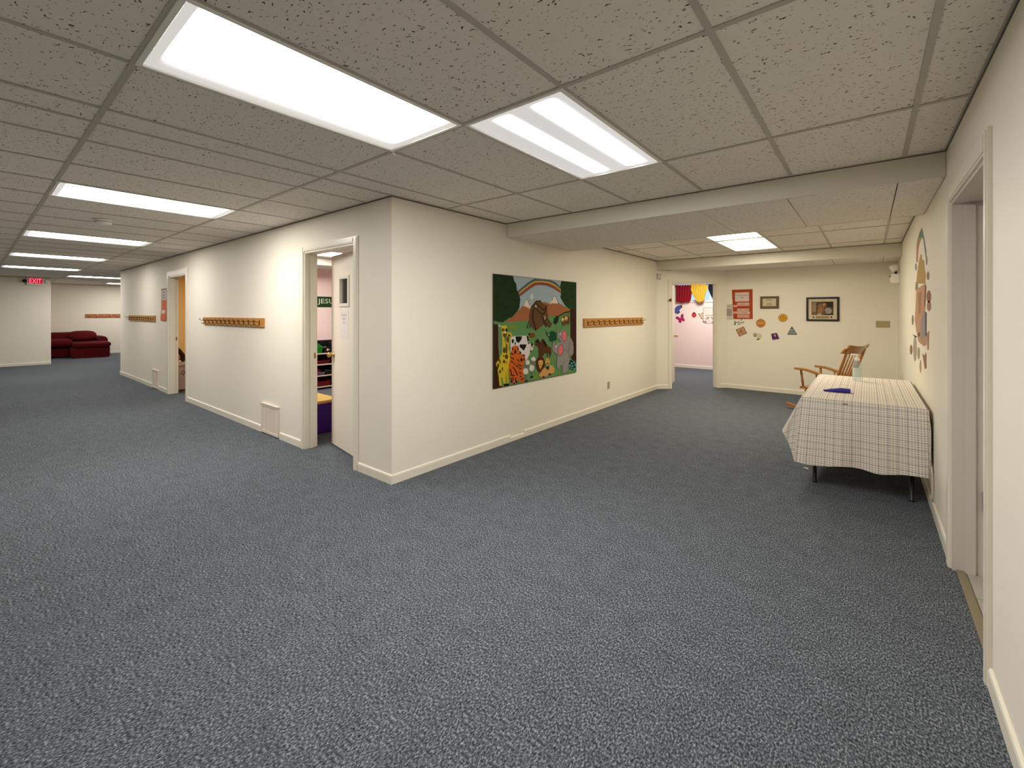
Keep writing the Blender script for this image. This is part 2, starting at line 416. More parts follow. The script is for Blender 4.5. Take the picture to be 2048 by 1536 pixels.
# ---- artwork outlines, measured on the walls they hang on
MURAL=[
((160,178,186),[(0.178,1.007),(0.781,0.996),(0.837,0.705),(0.715,0.649),(0.248,0.679),(0.234,0.862)]),
((160,100,62),[(0.09,0.566),(0.192,0.626),(0.262,0.695),(0.305,0.731),(0.385,0.705),(0.489,0.754),(0.559,0.771),(0.616,0.752),(0.667,0.778),(0.732,0.769),(0.8,0.742),(0.85,0.71),(0.904,0.706),(0.904,0.682),(0.8,0.656),(0.751,0.626),(0.604,0.627),(0.365,0.587),(0.103,0.574)]),
((222,208,190),[(0.31,0.729),(0.327,0.775),(0.34,0.789),(0.355,0.778),(0.38,0.726),(0.392,0.701),(0.377,0.713),(0.37,0.696),(0.362,0.717),(0.352,0.7),(0.347,0.723),(0.335,0.712),(0.33,0.729),(0.317,0.718)]),
((222,208,190),[(0.624,0.748),(0.656,0.789),(0.667,0.826),(0.685,0.835),(0.709,0.819),(0.732,0.764),(0.729,0.746),(0.717,0.766),(0.7,0.75),(0.688,0.768),(0.673,0.749),(0.662,0.765),(0.647,0.755)]),
((90,70,60),[(0.658,0.788),(0.67,0.827),(0.665,0.828),(0.653,0.789)]),
((90,70,60),[(0.667,0.824),(0.688,0.835),(0.685,0.838),(0.665,0.827)]),
((90,70,60),[(0.682,0.835),(0.708,0.818),(0.712,0.822),(0.685,0.838)]),
((90,70,60),[(0.706,0.821),(0.73,0.765),(0.736,0.766),(0.711,0.823)]),
((90,70,60),[(0.729,0.766),(0.75,0.748),(0.754,0.751),(0.733,0.769)]),
((90,90,90),[(0.312,0.731),(0.33,0.778),(0.326,0.779),(0.308,0.732)]),
((90,90,90),[(0.328,0.775),(0.342,0.79),(0.339,0.792),(0.325,0.777)]),
((90,90,90),[(0.337,0.789),(0.356,0.774),(0.36,0.776),(0.34,0.792)]),
((90,90,90),[(0.354,0.776),(0.373,0.732),(0.377,0.734),(0.359,0.778)]),
((78,105,118),[(0.241,0.858),(0.296,0.906),(0.36,0.953),(0.431,0.994),(0.532,1.002),(0.644,0.998),(0.709,0.974),(0.775,0.928),(0.775,0.917),(0.704,0.963),(0.635,0.987),(0.528,0.991),(0.433,0.983),(0.364,0.943),(0.3,0.897),(0.246,0.851)]),
((84,104,84),[(0.246,0.851),(0.3,0.897),(0.364,0.943),(0.433,0.983),(0.528,0.991),(0.635,0.987),(0.704,0.963),(0.775,0.917),(0.776,0.904),(0.698,0.949),(0.624,0.974),(0.522,0.978),(0.435,0.969),(0.369,0.93),(0.306,0.886),(0.253,0.842)]),
((214,172,88),[(0.253,0.842),(0.306,0.886),(0.369,0.93),(0.435,0.969),(0.522,0.978),(0.624,0.974),(0.698,0.949),(0.776,0.904),(0.777,0.893),(0.693,0.938),(0.614,0.963),(0.518,0.967),(0.436,0.958),(0.373,0.921),(0.311,0.877),(0.258,0.835)]),
((165,88,42),[(0.258,0.835),(0.311,0.877),(0.373,0.921),(0.436,0.958),(0.518,0.967),(0.614,0.963),(0.693,0.938),(0.777,0.893),(0.777,0.881),(0.688,0.925),(0.604,0.951),(0.513,0.955),(0.438,0.945),(0.377,0.91),(0.316,0.867),(0.264,0.828)]),
((118,62,55),[(0.264,0.828),(0.316,0.867),(0.377,0.91),(0.438,0.945),(0.513,0.955),(0.604,0.951),(0.688,0.925),(0.777,0.881),(0.778,0.87),(0.683,0.914),(0.595,0.941),(0.509,0.944),(0.44,0.934),(0.381,0.9),(0.321,0.858),(0.269,0.821)]),
((140,112,122),[(0.269,0.821),(0.321,0.858),(0.381,0.9),(0.44,0.934),(0.509,0.944),(0.595,0.941),(0.683,0.914),(0.778,0.87),(0.778,0.861),(0.679,0.904),(0.587,0.932),(0.505,0.935),(0.441,0.924),(0.385,0.891),(0.325,0.85),(0.274,0.814)]),
((28,50,22),[(0.001,1.004),(0.194,1.002),(0.206,0.953),(0.227,0.93),(0.234,0.874),(0.262,0.83),(0.272,0.782),(0.262,0.707),(0.238,0.674),(0.201,0.638),(0.183,0.62),(0.147,0.612),(0.116,0.591),(0.09,0.574),(0.009,0.591)]),
((30,56,22),[(0.775,0.994),(1.002,0.991),(0.998,0.695),(0.914,0.699),(0.875,0.713),(0.825,0.743),(0.787,0.789),(0.763,0.825),(0.778,0.882),(0.76,0.936)]),
((14,30,12),[(0.047,0.924),(0.072,0.908),(0.076,0.913),(0.052,0.929)]),
((14,30,12),[(0.071,0.908),(0.097,0.914),(0.095,0.92),(0.07,0.914)]),
((14,30,12),[(0.094,0.913),(0.12,0.933),(0.115,0.938),(0.09,0.918)]),
((14,30,12),[(0.121,0.842),(0.146,0.825),(0.151,0.831),(0.125,0.848)]),
((14,30,12),[(0.145,0.826),(0.172,0.832),(0.171,0.838),(0.144,0.832)]),
((14,30,12),[(0.17,0.83),(0.196,0.85),(0.191,0.855),(0.165,0.835)]),
((14,30,12),[(0.026,0.745),(0.05,0.728),(0.055,0.733),(0.03,0.75)]),
((14,30,12),[(0.05,0.728),(0.075,0.733),(0.074,0.74),(0.048,0.734)]),
((14,30,12),[(0.073,0.732),(0.098,0.751),(0.093,0.756),(0.069,0.737)]),
((14,30,12),[(0.156,0.868),(0.182,0.851),(0.187,0.856),(0.161,0.873)]),
((14,30,12),[(0.181,0.851),(0.209,0.857),(0.207,0.864),(0.18,0.857)]),
((14,30,12),[(0.206,0.856),(0.233,0.877),(0.228,0.881),(0.202,0.861)]),
((14,30,12),[(0.073,0.645),(0.098,0.627),(0.102,0.632),(0.077,0.65)]),
((14,30,12),[(0.097,0.627),(0.123,0.632),(0.121,0.638),(0.095,0.633)]),
((14,30,12),[(0.121,0.631),(0.146,0.649),(0.142,0.654),(0.116,0.636)]),
((14,30,12),[(-0.007,0.813),(0.017,0.797),(0.021,0.801),(-0.003,0.818)]),
((14,30,12),[(0.016,0.797),(0.041,0.802),(0.04,0.808),(0.015,0.803)]),
((14,30,12),[(0.039,0.801),(0.063,0.82),(0.059,0.825),(0.035,0.806)]),
((14,30,12),[(0.09,0.72),(0.115,0.702),(0.12,0.707),(0.094,0.725)]),
((14,30,12),[(0.114,0.702),(0.141,0.707),(0.139,0.713),(0.113,0.708)]),
((14,30,12),[(0.138,0.706),(0.164,0.725),(0.16,0.73),(0.134,0.711)]),
((14,30,12),[(0.183,0.781),(0.21,0.764),(0.214,0.769),(0.188,0.787)]),
((14,30,12),[(0.209,0.764),(0.237,0.769),(0.235,0.776),(0.207,0.77)]),
((14,30,12),[(0.234,0.768),(0.261,0.788),(0.257,0.793),(0.23,0.773)]),
((14,32,12),[(0.804,0.94),(0.837,0.923),(0.842,0.929),(0.81,0.946)]),
((14,32,12),[(0.838,0.924),(0.868,0.947),(0.861,0.952),(0.832,0.928)]),
((14,32,12),[(0.887,0.922),(0.92,0.904),(0.926,0.91),(0.892,0.927)]),
((14,32,12),[(0.922,0.905),(0.952,0.929),(0.946,0.933),(0.916,0.909)]),
((14,32,12),[(0.829,0.805),(0.862,0.787),(0.867,0.793),(0.835,0.811)]),
((14,32,12),[(0.864,0.787),(0.893,0.81),(0.887,0.815),(0.858,0.792)]),
((14,32,12),[(0.906,0.841),(0.94,0.823),(0.946,0.829),(0.912,0.847)]),
((14,32,12),[(0.942,0.824),(0.973,0.847),(0.966,0.852),(0.935,0.828)]),
((14,32,12),[(0.798,0.865),(0.83,0.848),(0.836,0.853),(0.803,0.87)]),
((14,32,12),[(0.832,0.848),(0.861,0.871),(0.855,0.875),(0.826,0.852)]),
((14,32,12),[(0.919,0.957),(0.953,0.94),(0.959,0.946),(0.925,0.963)]),
((14,32,12),[(0.955,0.94),(0.986,0.965),(0.979,0.969),(0.949,0.945)]),
((56,29,15),[(0.007,0.562),(0.043,0.559),(0.047,0.36),(0.057,0.204),(0.047,0.128),(0.059,0.048),(0.081,0.009),(0.001,0.004),(0.002,0.287)]),
((56,29,15),[(0.904,0.701),(0.998,0.695),(0.989,0.117),(0.921,0.152),(0.909,0.384)]),
((92,130,92),[(0.045,0.576),(0.077,0.568),(0.064,0.537),(0.081,0.435),(0.077,0.357),(0.053,0.282),(0.045,0.379)]),
((98,68,40),[(0.441,0.772),(0.457,0.779),(0.505,0.78),(0.532,0.755),(0.565,0.744),(0.583,0.725),(0.593,0.649),(0.604,0.591),(0.644,0.545),(0.616,0.509),(0.565,0.545),(0.543,0.541),(0.446,0.485),(0.415,0.505),(0.375,0.548),(0.369,0.629),(0.38,0.692),(0.395,0.713)]),
((56,32,18),[(0.398,0.707),(0.46,0.773),(0.449,0.78),(0.387,0.714)]),
((56,32,18),[(0.448,0.767),(0.51,0.775),(0.508,0.786),(0.447,0.779)]),
((56,32,18),[(0.424,0.712),(0.503,0.65),(0.512,0.658),(0.432,0.72)]),
((56,32,18),[(0.499,0.652),(0.544,0.639),(0.549,0.649),(0.503,0.662)]),
((56,32,18),[(0.547,0.64),(0.578,0.69),(0.566,0.694),(0.535,0.644)]),
((56,32,18),[(0.577,0.685),(0.586,0.741),(0.573,0.742),(0.563,0.687)]),
((56,32,18),[(0.437,0.757),(0.487,0.717),(0.496,0.725),(0.446,0.765)]),
((56,32,18),[(0.482,0.721),(0.536,0.685),(0.545,0.693),(0.49,0.729)]),
((56,32,18),[(0.538,0.685),(0.575,0.704),(0.568,0.713),(0.531,0.694)]),
((56,32,18),[(0.41,0.706),(0.398,0.612),(0.416,0.61),(0.427,0.705)]),
((56,32,18),[(0.398,0.618),(0.439,0.485),(0.456,0.488),(0.415,0.622)]),
((56,32,18),[(0.508,0.633),(0.535,0.578),(0.548,0.582),(0.521,0.637)]),
((56,32,18),[(0.532,0.584),(0.568,0.515),(0.582,0.519),(0.545,0.589)]),
((56,32,18),[(0.56,0.575),(0.594,0.599),(0.589,0.604),(0.555,0.58)]),
((56,32,18),[(0.586,0.6),(0.642,0.542),(0.649,0.546),(0.592,0.604)]),
((56,32,18),[(0.642,0.549),(0.611,0.51),(0.618,0.507),(0.649,0.545)]),
((56,32,18),[(0.62,0.51),(0.561,0.575),(0.555,0.572),(0.614,0.507)]),
((56,32,18),[(0.366,0.586),(0.336,0.513),(0.346,0.51),(0.375,0.583)]),
((56,32,18),[(0.377,0.555),(0.36,0.515),(0.366,0.512),(0.384,0.553)]),
((56,32,18),[(0.387,0.542),(0.378,0.509),(0.385,0.508),(0.394,0.54)]),
((205,180,150),[(0.456,0.725),(0.455,0.719),(0.452,0.715),(0.449,0.712),(0.444,0.712),(0.441,0.715),(0.438,0.719),(0.437,0.725),(0.438,0.73),(0.441,0.735),(0.444,0.737),(0.449,0.737),(0.452,0.735),(0.455,0.731)]),
((200,175,150),[(0.557,0.64),(0.565,0.618),(0.562,0.592),(0.551,0.601)]),
((205,208,205),[(0.377,0.814),(0.404,0.86),(0.413,0.837),(0.415,0.805),(0.433,0.823),(0.423,0.786),(0.395,0.785)]),
((70,75,85),[(0.415,0.803),(0.431,0.795),(0.418,0.785)]),
((42,30,14),[(0.679,0.592),(0.759,0.627),(0.751,0.637),(0.671,0.602)]),
((42,30,14),[(0.75,0.623),(0.839,0.662),(0.831,0.672),(0.743,0.634)]),
((42,30,14),[(0.828,0.658),(0.908,0.669),(0.905,0.682),(0.825,0.671)]),
((16,46,18),[(0.67,0.581),(0.697,0.612),(0.709,0.637),(0.741,0.612),(0.732,0.566),(0.697,0.537),(0.667,0.556)]),
((96,108,74),[(0.769,0.607),(0.8,0.63),(0.85,0.656),(0.895,0.668),(0.898,0.61),(0.775,0.579)]),
((92,66,34),[(0.775,0.574),(0.8,0.616),(0.85,0.63),(0.895,0.61),(0.895,0.553),(0.869,0.52),(0.856,0.549),(0.825,0.517),(0.812,0.541),(0.8,0.513),(0.781,0.551)]),
((222,190,120),[(0.816,0.588),(0.814,0.578),(0.809,0.571),(0.801,0.567),(0.792,0.567),(0.784,0.572),(0.779,0.579),(0.777,0.588),(0.779,0.597),(0.784,0.605),(0.792,0.608),(0.801,0.608),(0.809,0.604),(0.814,0.597)]),
((222,190,120),[(0.865,0.6),(0.863,0.59),(0.857,0.582),(0.849,0.578),(0.84,0.578),(0.832,0.583),(0.827,0.591),(0.825,0.601),(0.827,0.61),(0.832,0.618),(0.84,0.623),(0.849,0.622),(0.857,0.618),(0.863,0.61)]),
((110,70,40),[(0.808,0.578),(0.807,0.575),(0.805,0.573),(0.802,0.572),(0.798,0.572),(0.794,0.573),(0.792,0.576),(0.791,0.579),(0.792,0.581),(0.794,0.584),(0.798,0.585),(0.802,0.585),(0.805,0.584),(0.807,0.581)]),
((110,70,40),[(0.857,0.589),(0.857,0.586),(0.854,0.584),(0.851,0.583),(0.847,0.583),(0.843,0.584),(0.841,0.587),(0.84,0.59),(0.841,0.592),(0.843,0.595),(0.847,0.596),(0.851,0.596),(0.854,0.595),(0.857,0.592)]),
((118,138,50),[(0.142,0.541),(0.183,0.548),(0.234,0.534),(0.227,0.51),(0.147,0.513)]),
((118,138,50),[(0.624,0.213),(0.685,0.181),(0.621,0.161)]),
((118,138,50),[(0.397,0.016),(0.462,0.083),(0.481,0.037),(0.436,0.001)]),
((118,138,50),[(0.726,0.041),(0.751,0.046),(0.763,0.012),(0.738,0.011)]),
((20,72,44),[(0.565,0.494),(0.593,0.448),(0.65,0.477),(0.703,0.456),(0.712,0.382),(0.667,0.358),(0.616,0.371),(0.61,0.407),(0.576,0.44)]),
((200,190,170),[(0.593,0.446),(0.621,0.437),(0.604,0.427)]),
((112,72,30),[(0.44,0.441),(0.436,0.43),(0.426,0.422),(0.411,0.418),(0.394,0.419),(0.38,0.425),(0.37,0.434),(0.366,0.445),(0.37,0.455),(0.38,0.463),(0.394,0.467),(0.411,0.466),(0.426,0.461),(0.436,0.452)]),
((40,26,14),[(0.379,0.457),(0.378,0.452),(0.375,0.448),(0.372,0.446),(0.368,0.447),(0.364,0.449),(0.361,0.453),(0.361,0.458),(0.361,0.462),(0.364,0.466),(0.368,0.468),(0.372,0.468),(0.375,0.466),(0.378,0.462)]),
((190,164,38),[(0.133,0.491),(0.178,0.477),(0.187,0.455),(0.165,0.437),(0.147,0.344),(0.165,0.23),(0.147,0.153),(0.147,0.002),(0.129,0.005),(0.12,0.117),(0.103,0.01),(0.094,0.101),(0.12,0.275),(0.116,0.394)]),
((202,176,42),[(0.072,0.545),(0.122,0.549),(0.134,0.517),(0.116,0.472),(0.103,0.442),(0.116,0.362),(0.116,0.299),(0.156,0.327),(0.16,0.231),(0.144,0.153),(0.116,0.133),(0.116,0.011),(0.1,0.012),(0.083,0.087),(0.071,0.093),(0.077,0.016),(0.057,0.013),(0.048,0.097),(0.038,0.16),(0.055,0.204),(0.027,0.191),(0.022,0.22),(0.059,0.264),(0.081,0.302),(0.084,0.388),(0.077,0.474)]),
((88,70,26),[(0.118,0.326),(0.116,0.315),(0.112,0.305),(0.106,0.301),(0.099,0.301),(0.093,0.307),(0.089,0.317),(0.087,0.329),(0.089,0.341),(0.093,0.35),(0.099,0.355),(0.106,0.354),(0.112,0.348),(0.116,0.338)]),
((88,70,26),[(0.142,0.265),(0.14,0.255),(0.136,0.248),(0.128,0.245),(0.121,0.246),(0.114,0.251),(0.109,0.259),(0.107,0.268),(0.109,0.278),(0.114,0.285),(0.121,0.288),(0.128,0.287),(0.136,0.282),(0.14,0.274)]),
((88,70,26),[(0.103,0.277),(0.102,0.272),(0.101,0.268),(0.099,0.266),(0.096,0.266),(0.094,0.268),(0.092,0.273),(0.092,0.278),(0.092,0.283),(0.094,0.287),(0.096,0.289),(0.099,0.289),(0.101,0.286),(0.102,0.282)]),
((88,70,26),[(0.053,0.197),(0.052,0.189),(0.049,0.183),(0.045,0.18),(0.04,0.18),(0.036,0.184),(0.033,0.191),(0.032,0.199),(0.033,0.207),(0.036,0.213),(0.04,0.216),(0.045,0.216),(0.049,0.212),(0.052,0.205)]),
((88,70,26),[(0.068,0.226),(0.067,0.218),(0.065,0.211),(0.063,0.208),(0.06,0.208),(0.058,0.212),(0.056,0.219),(0.056,0.227),(0.056,0.236),(0.058,0.242),(0.06,0.246),(0.063,0.245),(0.065,0.241),(0.067,0.234)]),
((88,70,26),[(0.114,0.224),(0.112,0.218),(0.109,0.213),(0.103,0.21),(0.097,0.211),(0.092,0.215),(0.089,0.221),(0.087,0.227),(0.089,0.234),(0.092,0.239),(0.097,0.242),(0.103,0.241),(0.109,0.237),(0.112,0.231)]),
((88,70,26),[(0.072,0.14),(0.071,0.133),(0.068,0.128),(0.064,0.126),(0.059,0.126),(0.055,0.13),(0.052,0.136),(0.051,0.143),(0.052,0.149),(0.055,0.154),(0.059,0.157),(0.064,0.156),(0.068,0.152),(0.071,0.147)]),
((88,70,26),[(0.092,0.16),(0.091,0.153),(0.09,0.147),(0.087,0.144),(0.084,0.144),(0.081,0.148),(0.079,0.155),(0.078,0.162),(0.079,0.17),(0.081,0.176),(0.084,0.179),(0.087,0.178),(0.09,0.174),(0.091,0.168)]),
((88,70,26),[(0.107,0.508),(0.106,0.502),(0.101,0.497),(0.095,0.495),(0.088,0.495),(0.082,0.498),(0.078,0.503),(0.076,0.509),(0.078,0.516),(0.082,0.52),(0.088,0.523),(0.095,0.522),(0.101,0.519),(0.106,0.514)]),
((88,70,26),[(0.125,0.462),(0.123,0.453),(0.118,0.445),(0.111,0.442),(0.103,0.442),(0.096,0.447),(0.091,0.454),(0.09,0.464),(0.091,0.473),(0.096,0.48),(0.103,0.484),(0.111,0.484),(0.118,0.479),(0.123,0.472)]),
((88,70,26),[(0.152,0.419),(0.151,0.407),(0.147,0.397),(0.141,0.392),(0.135,0.393),(0.129,0.399),(0.125,0.409),(0.124,0.421),(0.125,0.433),(0.129,0.442),(0.135,0.447),(0.141,0.447),(0.147,0.441),(0.151,0.431)]),
((88,70,26),[(0.134,0.337),(0.133,0.316),(0.131,0.3),(0.127,0.291),(0.123,0.291),(0.12,0.301),(0.117,0.318),(0.117,0.338),(0.117,0.359),(0.12,0.375),(0.123,0.384),(0.127,0.384),(0.131,0.374),(0.133,0.357)]),
((88,70,26),[(0.127,0.215),(0.127,0.211),(0.125,0.207),(0.123,0.206),(0.121,0.206),(0.119,0.208),(0.118,0.212),(0.117,0.216),(0.118,0.22),(0.119,0.223),(0.121,0.225),(0.123,0.225),(0.125,0.223),(0.127,0.219)]),
((88,70,26),[(0.06,0.246),(0.059,0.24),(0.057,0.235),(0.053,0.232),(0.049,0.232),(0.045,0.236),(0.043,0.242),(0.042,0.248),(0.043,0.255),(0.045,0.26),(0.049,0.263),(0.053,0.262),(0.057,0.259),(0.059,0.253)]),
((88,70,26),[(0.165,0.454),(0.163,0.449),(0.16,0.445),(0.154,0.443),(0.148,0.443),(0.143,0.446),(0.139,0.45),(0.138,0.455),(0.139,0.46),(0.143,0.464),(0.148,0.466),(0.154,0.466),(0.16,0.464),(0.163,0.459)]),
((20,18,14),[(0.134,0.506),(0.133,0.499),(0.131,0.494),(0.127,0.491),(0.122,0.491),(0.118,0.495),(0.116,0.5),(0.115,0.507),(0.116,0.514),(0.118,0.519),(0.122,0.522),(0.127,0.522),(0.131,0.519),(0.133,0.513)]),
((220,212,200),[(0.066,0.547),(0.065,0.542),(0.062,0.539),(0.058,0.537),(0.053,0.537),(0.048,0.54),(0.045,0.543),(0.044,0.548),(0.045,0.552),(0.048,0.555),(0.053,0.557),(0.058,0.557),(0.062,0.555),(0.065,0.551)]),
((20,18,14),[(0.058,0.547),(0.058,0.545),(0.056,0.543),(0.054,0.543),(0.052,0.543),(0.05,0.544),(0.049,0.545),(0.048,0.547),(0.049,0.549),(0.05,0.551),(0.052,0.552),(0.054,0.552),(0.056,0.551),(0.058,0.549)]),
((222,212,190),[(0.122,0.483),(0.121,0.479),(0.118,0.477),(0.114,0.475),(0.109,0.475),(0.105,0.477),(0.102,0.48),(0.101,0.484),(0.102,0.488),(0.105,0.491),(0.109,0.492),(0.114,0.492),(0.118,0.49),(0.121,0.487)]),
((18,14,12),[(0.098,0.028),(0.153,0.021),(0.151,0.003),(0.1,0.005)]),
((18,14,12),[(0.057,0.014),(0.079,0.016),(0.077,0.005),(0.055,0.006)]),
((212,206,198),[(0.165,0.43),(0.183,0.445),(0.22,0.447),(0.345,0.444),(0.36,0.405),(0.37,0.375),(0.415,0.35),(0.415,0.312),(0.38,0.281),(0.35,0.225),(0.335,0.208),(0.317,0.221),(0.286,0.274),(0.252,0.294),(0.248,0.351),(0.22,0.358),(0.183,0.349),(0.165,0.294)]),
((20,16,18),[(0.217,0.443),(0.288,0.441),(0.281,0.41),(0.252,0.379),(0.224,0.398)]),
((20,16,18),[(0.178,0.417),(0.199,0.42),(0.201,0.399),(0.187,0.377),(0.176,0.397)]),
((20,16,18),[(0.262,0.366),(0.337,0.361),(0.33,0.336),(0.305,0.303),(0.286,0.323),(0.262,0.342)]),
((20,16,18),[(0.257,0.31),(0.282,0.291),(0.262,0.27)]),
((20,16,18),[(0.337,0.444),(0.355,0.437),(0.366,0.392),(0.35,0.385)]),
((20,16,18),[(0.385,0.374),(0.413,0.359),(0.405,0.321),(0.392,0.344)]),
((20,16,18),[(0.21,0.399),(0.222,0.382),(0.215,0.36),(0.208,0.371)]),
((96,52,28),[(0.35,0.389),(0.377,0.372),(0.36,0.357)]),
((205,180,165),[(0.401,0.322),(0.4,0.316),(0.396,0.311),(0.39,0.309),(0.384,0.309),(0.378,0.312),(0.374,0.318),(0.373,0.324),(0.374,0.33),(0.378,0.335),(0.384,0.337),(0.39,0.337),(0.396,0.333),(0.4,0.328)]),
((212,206,198),[(0.425,0.343),(0.424,0.34),(0.422,0.338),(0.42,0.337),(0.416,0.337),(0.413,0.339),(0.411,0.341),(0.411,0.344),(0.411,0.347),(0.413,0.349),(0.416,0.351),(0.42,0.35),(0.422,0.349),(0.424,0.346)]),
((20,16,18),[(0.372,0.307),(0.395,0.293),(0.385,0.272)]),
((196,92,32),[(0.183,0.353),(0.215,0.36),(0.252,0.347),(0.257,0.277),(0.315,0.269),(0.325,0.228),(0.305,0.172),(0.305,0.089),(0.315,0.013),(0.286,0.008),(0.257,0.017),(0.243,0.066),(0.234,0.011),(0.197,0.007),(0.165,0.039),(0.156,0.092),(0.147,0.193),(0.169,0.27),(0.169,0.302)]),
((24,12,12),[(0.173,0.34),(0.192,0.319),(0.2,0.324),(0.18,0.346)]),
((24,12,12),[(0.167,0.289),(0.195,0.276),(0.199,0.284),(0.171,0.297)]),
((24,12,12),[(0.164,0.254),(0.199,0.231),(0.204,0.238),(0.169,0.261)]),
((24,12,12),[(0.164,0.22),(0.192,0.2),(0.197,0.206),(0.17,0.227)]),
((24,12,12),[(0.232,0.336),(0.247,0.314),(0.256,0.318),(0.241,0.34)]),
((24,12,12),[(0.186,0.165),(0.222,0.113),(0.23,0.117),(0.194,0.169)]),
((24,12,12),[(0.215,0.171),(0.258,0.149),(0.262,0.156),(0.219,0.178)]),
((24,12,12),[(0.238,0.183),(0.281,0.154),(0.287,0.161),(0.243,0.19)]),
((24,12,12),[(0.256,0.133),(0.286,0.136),(0.283,0.145),(0.253,0.142)]),
((24,12,12),[(0.154,0.149),(0.175,0.101),(0.184,0.103),(0.164,0.151)]),
((24,12,12),[(0.161,0.095),(0.208,0.079),(0.21,0.087),(0.163,0.104)]),
((24,12,12),[(0.182,0.077),(0.197,0.025),(0.207,0.026),(0.191,0.078)]),
((24,12,12),[(0.252,0.103),(0.279,0.088),(0.284,0.096),(0.256,0.11)]),
((24,12,12),[(0.259,0.069),(0.281,0.055),(0.286,0.062),(0.264,0.076)]),
((24,12,12),[(0.273,0.032),(0.31,0.038),(0.306,0.047),(0.269,0.041)]),
((24,12,12),[(0.214,0.12),(0.235,0.079),(0.244,0.082),(0.223,0.122)]),
((24,12,12),[(0.232,0.23),(0.255,0.203),(0.263,0.207),(0.24,0.234)]),
((24,12,12),[(0.294,0.252),(0.322,0.254),(0.319,0.263),(0.291,0.261)]),
((24,12,12),[(0.296,0.21),(0.325,0.221),(0.32,0.23),(0.29,0.218)]),
((24,12,12),[(0.207,0.201),(0.2,0.189),(0.209,0.184),(0.216,0.196)]),
((24,12,12),[(0.164,0.072),(0.179,0.028),(0.189,0.029),(0.173,0.073)]),
((24,12,12),[(0.215,0.065),(0.21,0.012),(0.22,0.01),(0.225,0.063)]),
((24,12,12),[(0.223,0.3),(0.222,0.292),(0.22,0.285),(0.216,0.281),(0.212,0.282),(0.208,0.286),(0.206,0.293),(0.205,0.302),(0.206,0.311),(0.208,0.318),(0.212,0.321),(0.216,0.321),(0.22,0.317),(0.222,0.309)]),
((24,12,12),[(0.291,0.22),(0.29,0.212),(0.287,0.206),(0.282,0.203),(0.278,0.204),(0.274,0.208),(0.271,0.214),(0.27,0.222),(0.271,0.23),(0.274,0.236),(0.278,0.239),(0.282,0.238),(0.287,0.234),(0.29,0.228)]),
((30,14,14),[(0.165,0.043),(0.192,0.046),(0.234,0.031),(0.238,0.014),(0.201,0.006),(0.174,0.021)]),
((206,140,110),[(0.18,0.013),(0.204,0.044),(0.2,0.047),(0.175,0.017)]),
((206,140,110),[(0.202,0.011),(0.204,0.045),(0.199,0.047),(0.196,0.012)]),
((206,140,110),[(0.223,0.008),(0.203,0.047),(0.198,0.045),(0.218,0.007)]),
((86,47,22),[(0.436,0.342),(0.441,0.391),(0.468,0.411),(0.499,0.357),(0.516,0.395),(0.537,0.402),(0.576,0.333),(0.633,0.306),(0.64,0.243),(0.621,0.204),(0.61,0.25),(0.546,0.256),(0.54,0.231),(0.483,0.234),(0.478,0.298),(0.47,0.333)]),
((24,16,14),[(0.468,0.411),(0.499,0.348),(0.481,0.354),(0.46,0.386)]),
((24,16,14),[(0.537,0.402),(0.59,0.328),(0.557,0.326),(0.527,0.372)]),
((24,16,14),[(0.444,0.391),(0.462,0.39),(0.46,0.368),(0.444,0.37)]),
((86,47,22),[(0.588,0.255),(0.588,0.21),(0.598,0.209),(0.598,0.254)]),
((118,112,108),[(0.319,0.081),(0.321,0.019),(0.328,0.018),(0.326,0.08)]),
((118,112,108),[(0.338,0.082),(0.344,0.015),(0.351,0.014),(0.345,0.081)]),
((118,112,108),[(0.381,0.101),(0.381,0.043),(0.388,0.041),(0.388,0.1)]),
((118,112,108),[(0.399,0.098),(0.402,0.043),(0.409,0.043),(0.406,0.098)]),
((212,206,198),[(0.357,0.103),(0.354,0.09),(0.346,0.08),(0.334,0.076),(0.321,0.078),(0.309,0.085),(0.301,0.097),(0.298,0.111),(0.301,0.124),(0.309,0.134),(0.321,0.138),(0.334,0.137),(0.346,0.129),(0.354,0.117)]),
((212,206,198),[(0.425,0.127),(0.422,0.112),(0.413,0.101),(0.401,0.096),(0.388,0.098),(0.377,0.107),(0.368,0.12),(0.366,0.135),(0.368,0.15),(0.377,0.161),(0.388,0.166),(0.401,0.164),(0.413,0.156),(0.422,0.143)]),
((212,206,198),[(0.375,0.185),(0.372,0.175),(0.365,0.168),(0.355,0.165),(0.344,0.166),(0.334,0.172),(0.327,0.181),(0.325,0.191),(0.327,0.2),(0.334,0.208),(0.344,0.211),(0.355,0.21),(0.365,0.204),(0.372,0.195)]),
((212,206,198),[(0.441,0.209),(0.439,0.199),(0.431,0.192),(0.421,0.189),(0.41,0.191),(0.399,0.196),(0.392,0.205),(0.39,0.215),(0.392,0.224),(0.399,0.231),(0.41,0.234),(0.421,0.233),(0.431,0.227),(0.439,0.219)]),
((118,112,108),[(0.375,0.145),(0.372,0.137),(0.363,0.131),(0.351,0.129),(0.338,0.131),(0.326,0.136),(0.318,0.144),(0.315,0.152),(0.318,0.16),(0.326,0.166),(0.338,0.168),(0.351,0.166),(0.363,0.161),(0.372,0.153)]),
((118,112,108),[(0.432,0.173),(0.43,0.162),(0.423,0.155),(0.413,0.152),(0.402,0.153),(0.392,0.159),(0.386,0.168),(0.383,0.179),(0.386,0.189),(0.392,0.196),(0.402,0.199),(0.413,0.198),(0.423,0.192),(0.43,0.183)]),
((20,16,18),[(0.334,0.012),(0.333,0.009),(0.33,0.006),(0.327,0.005),(0.323,0.006),(0.319,0.008),(0.317,0.011),(0.316,0.015),(0.317,0.019),(0.319,0.021),(0.323,0.022),(0.327,0.021),(0.33,0.019),(0.333,0.016)]),
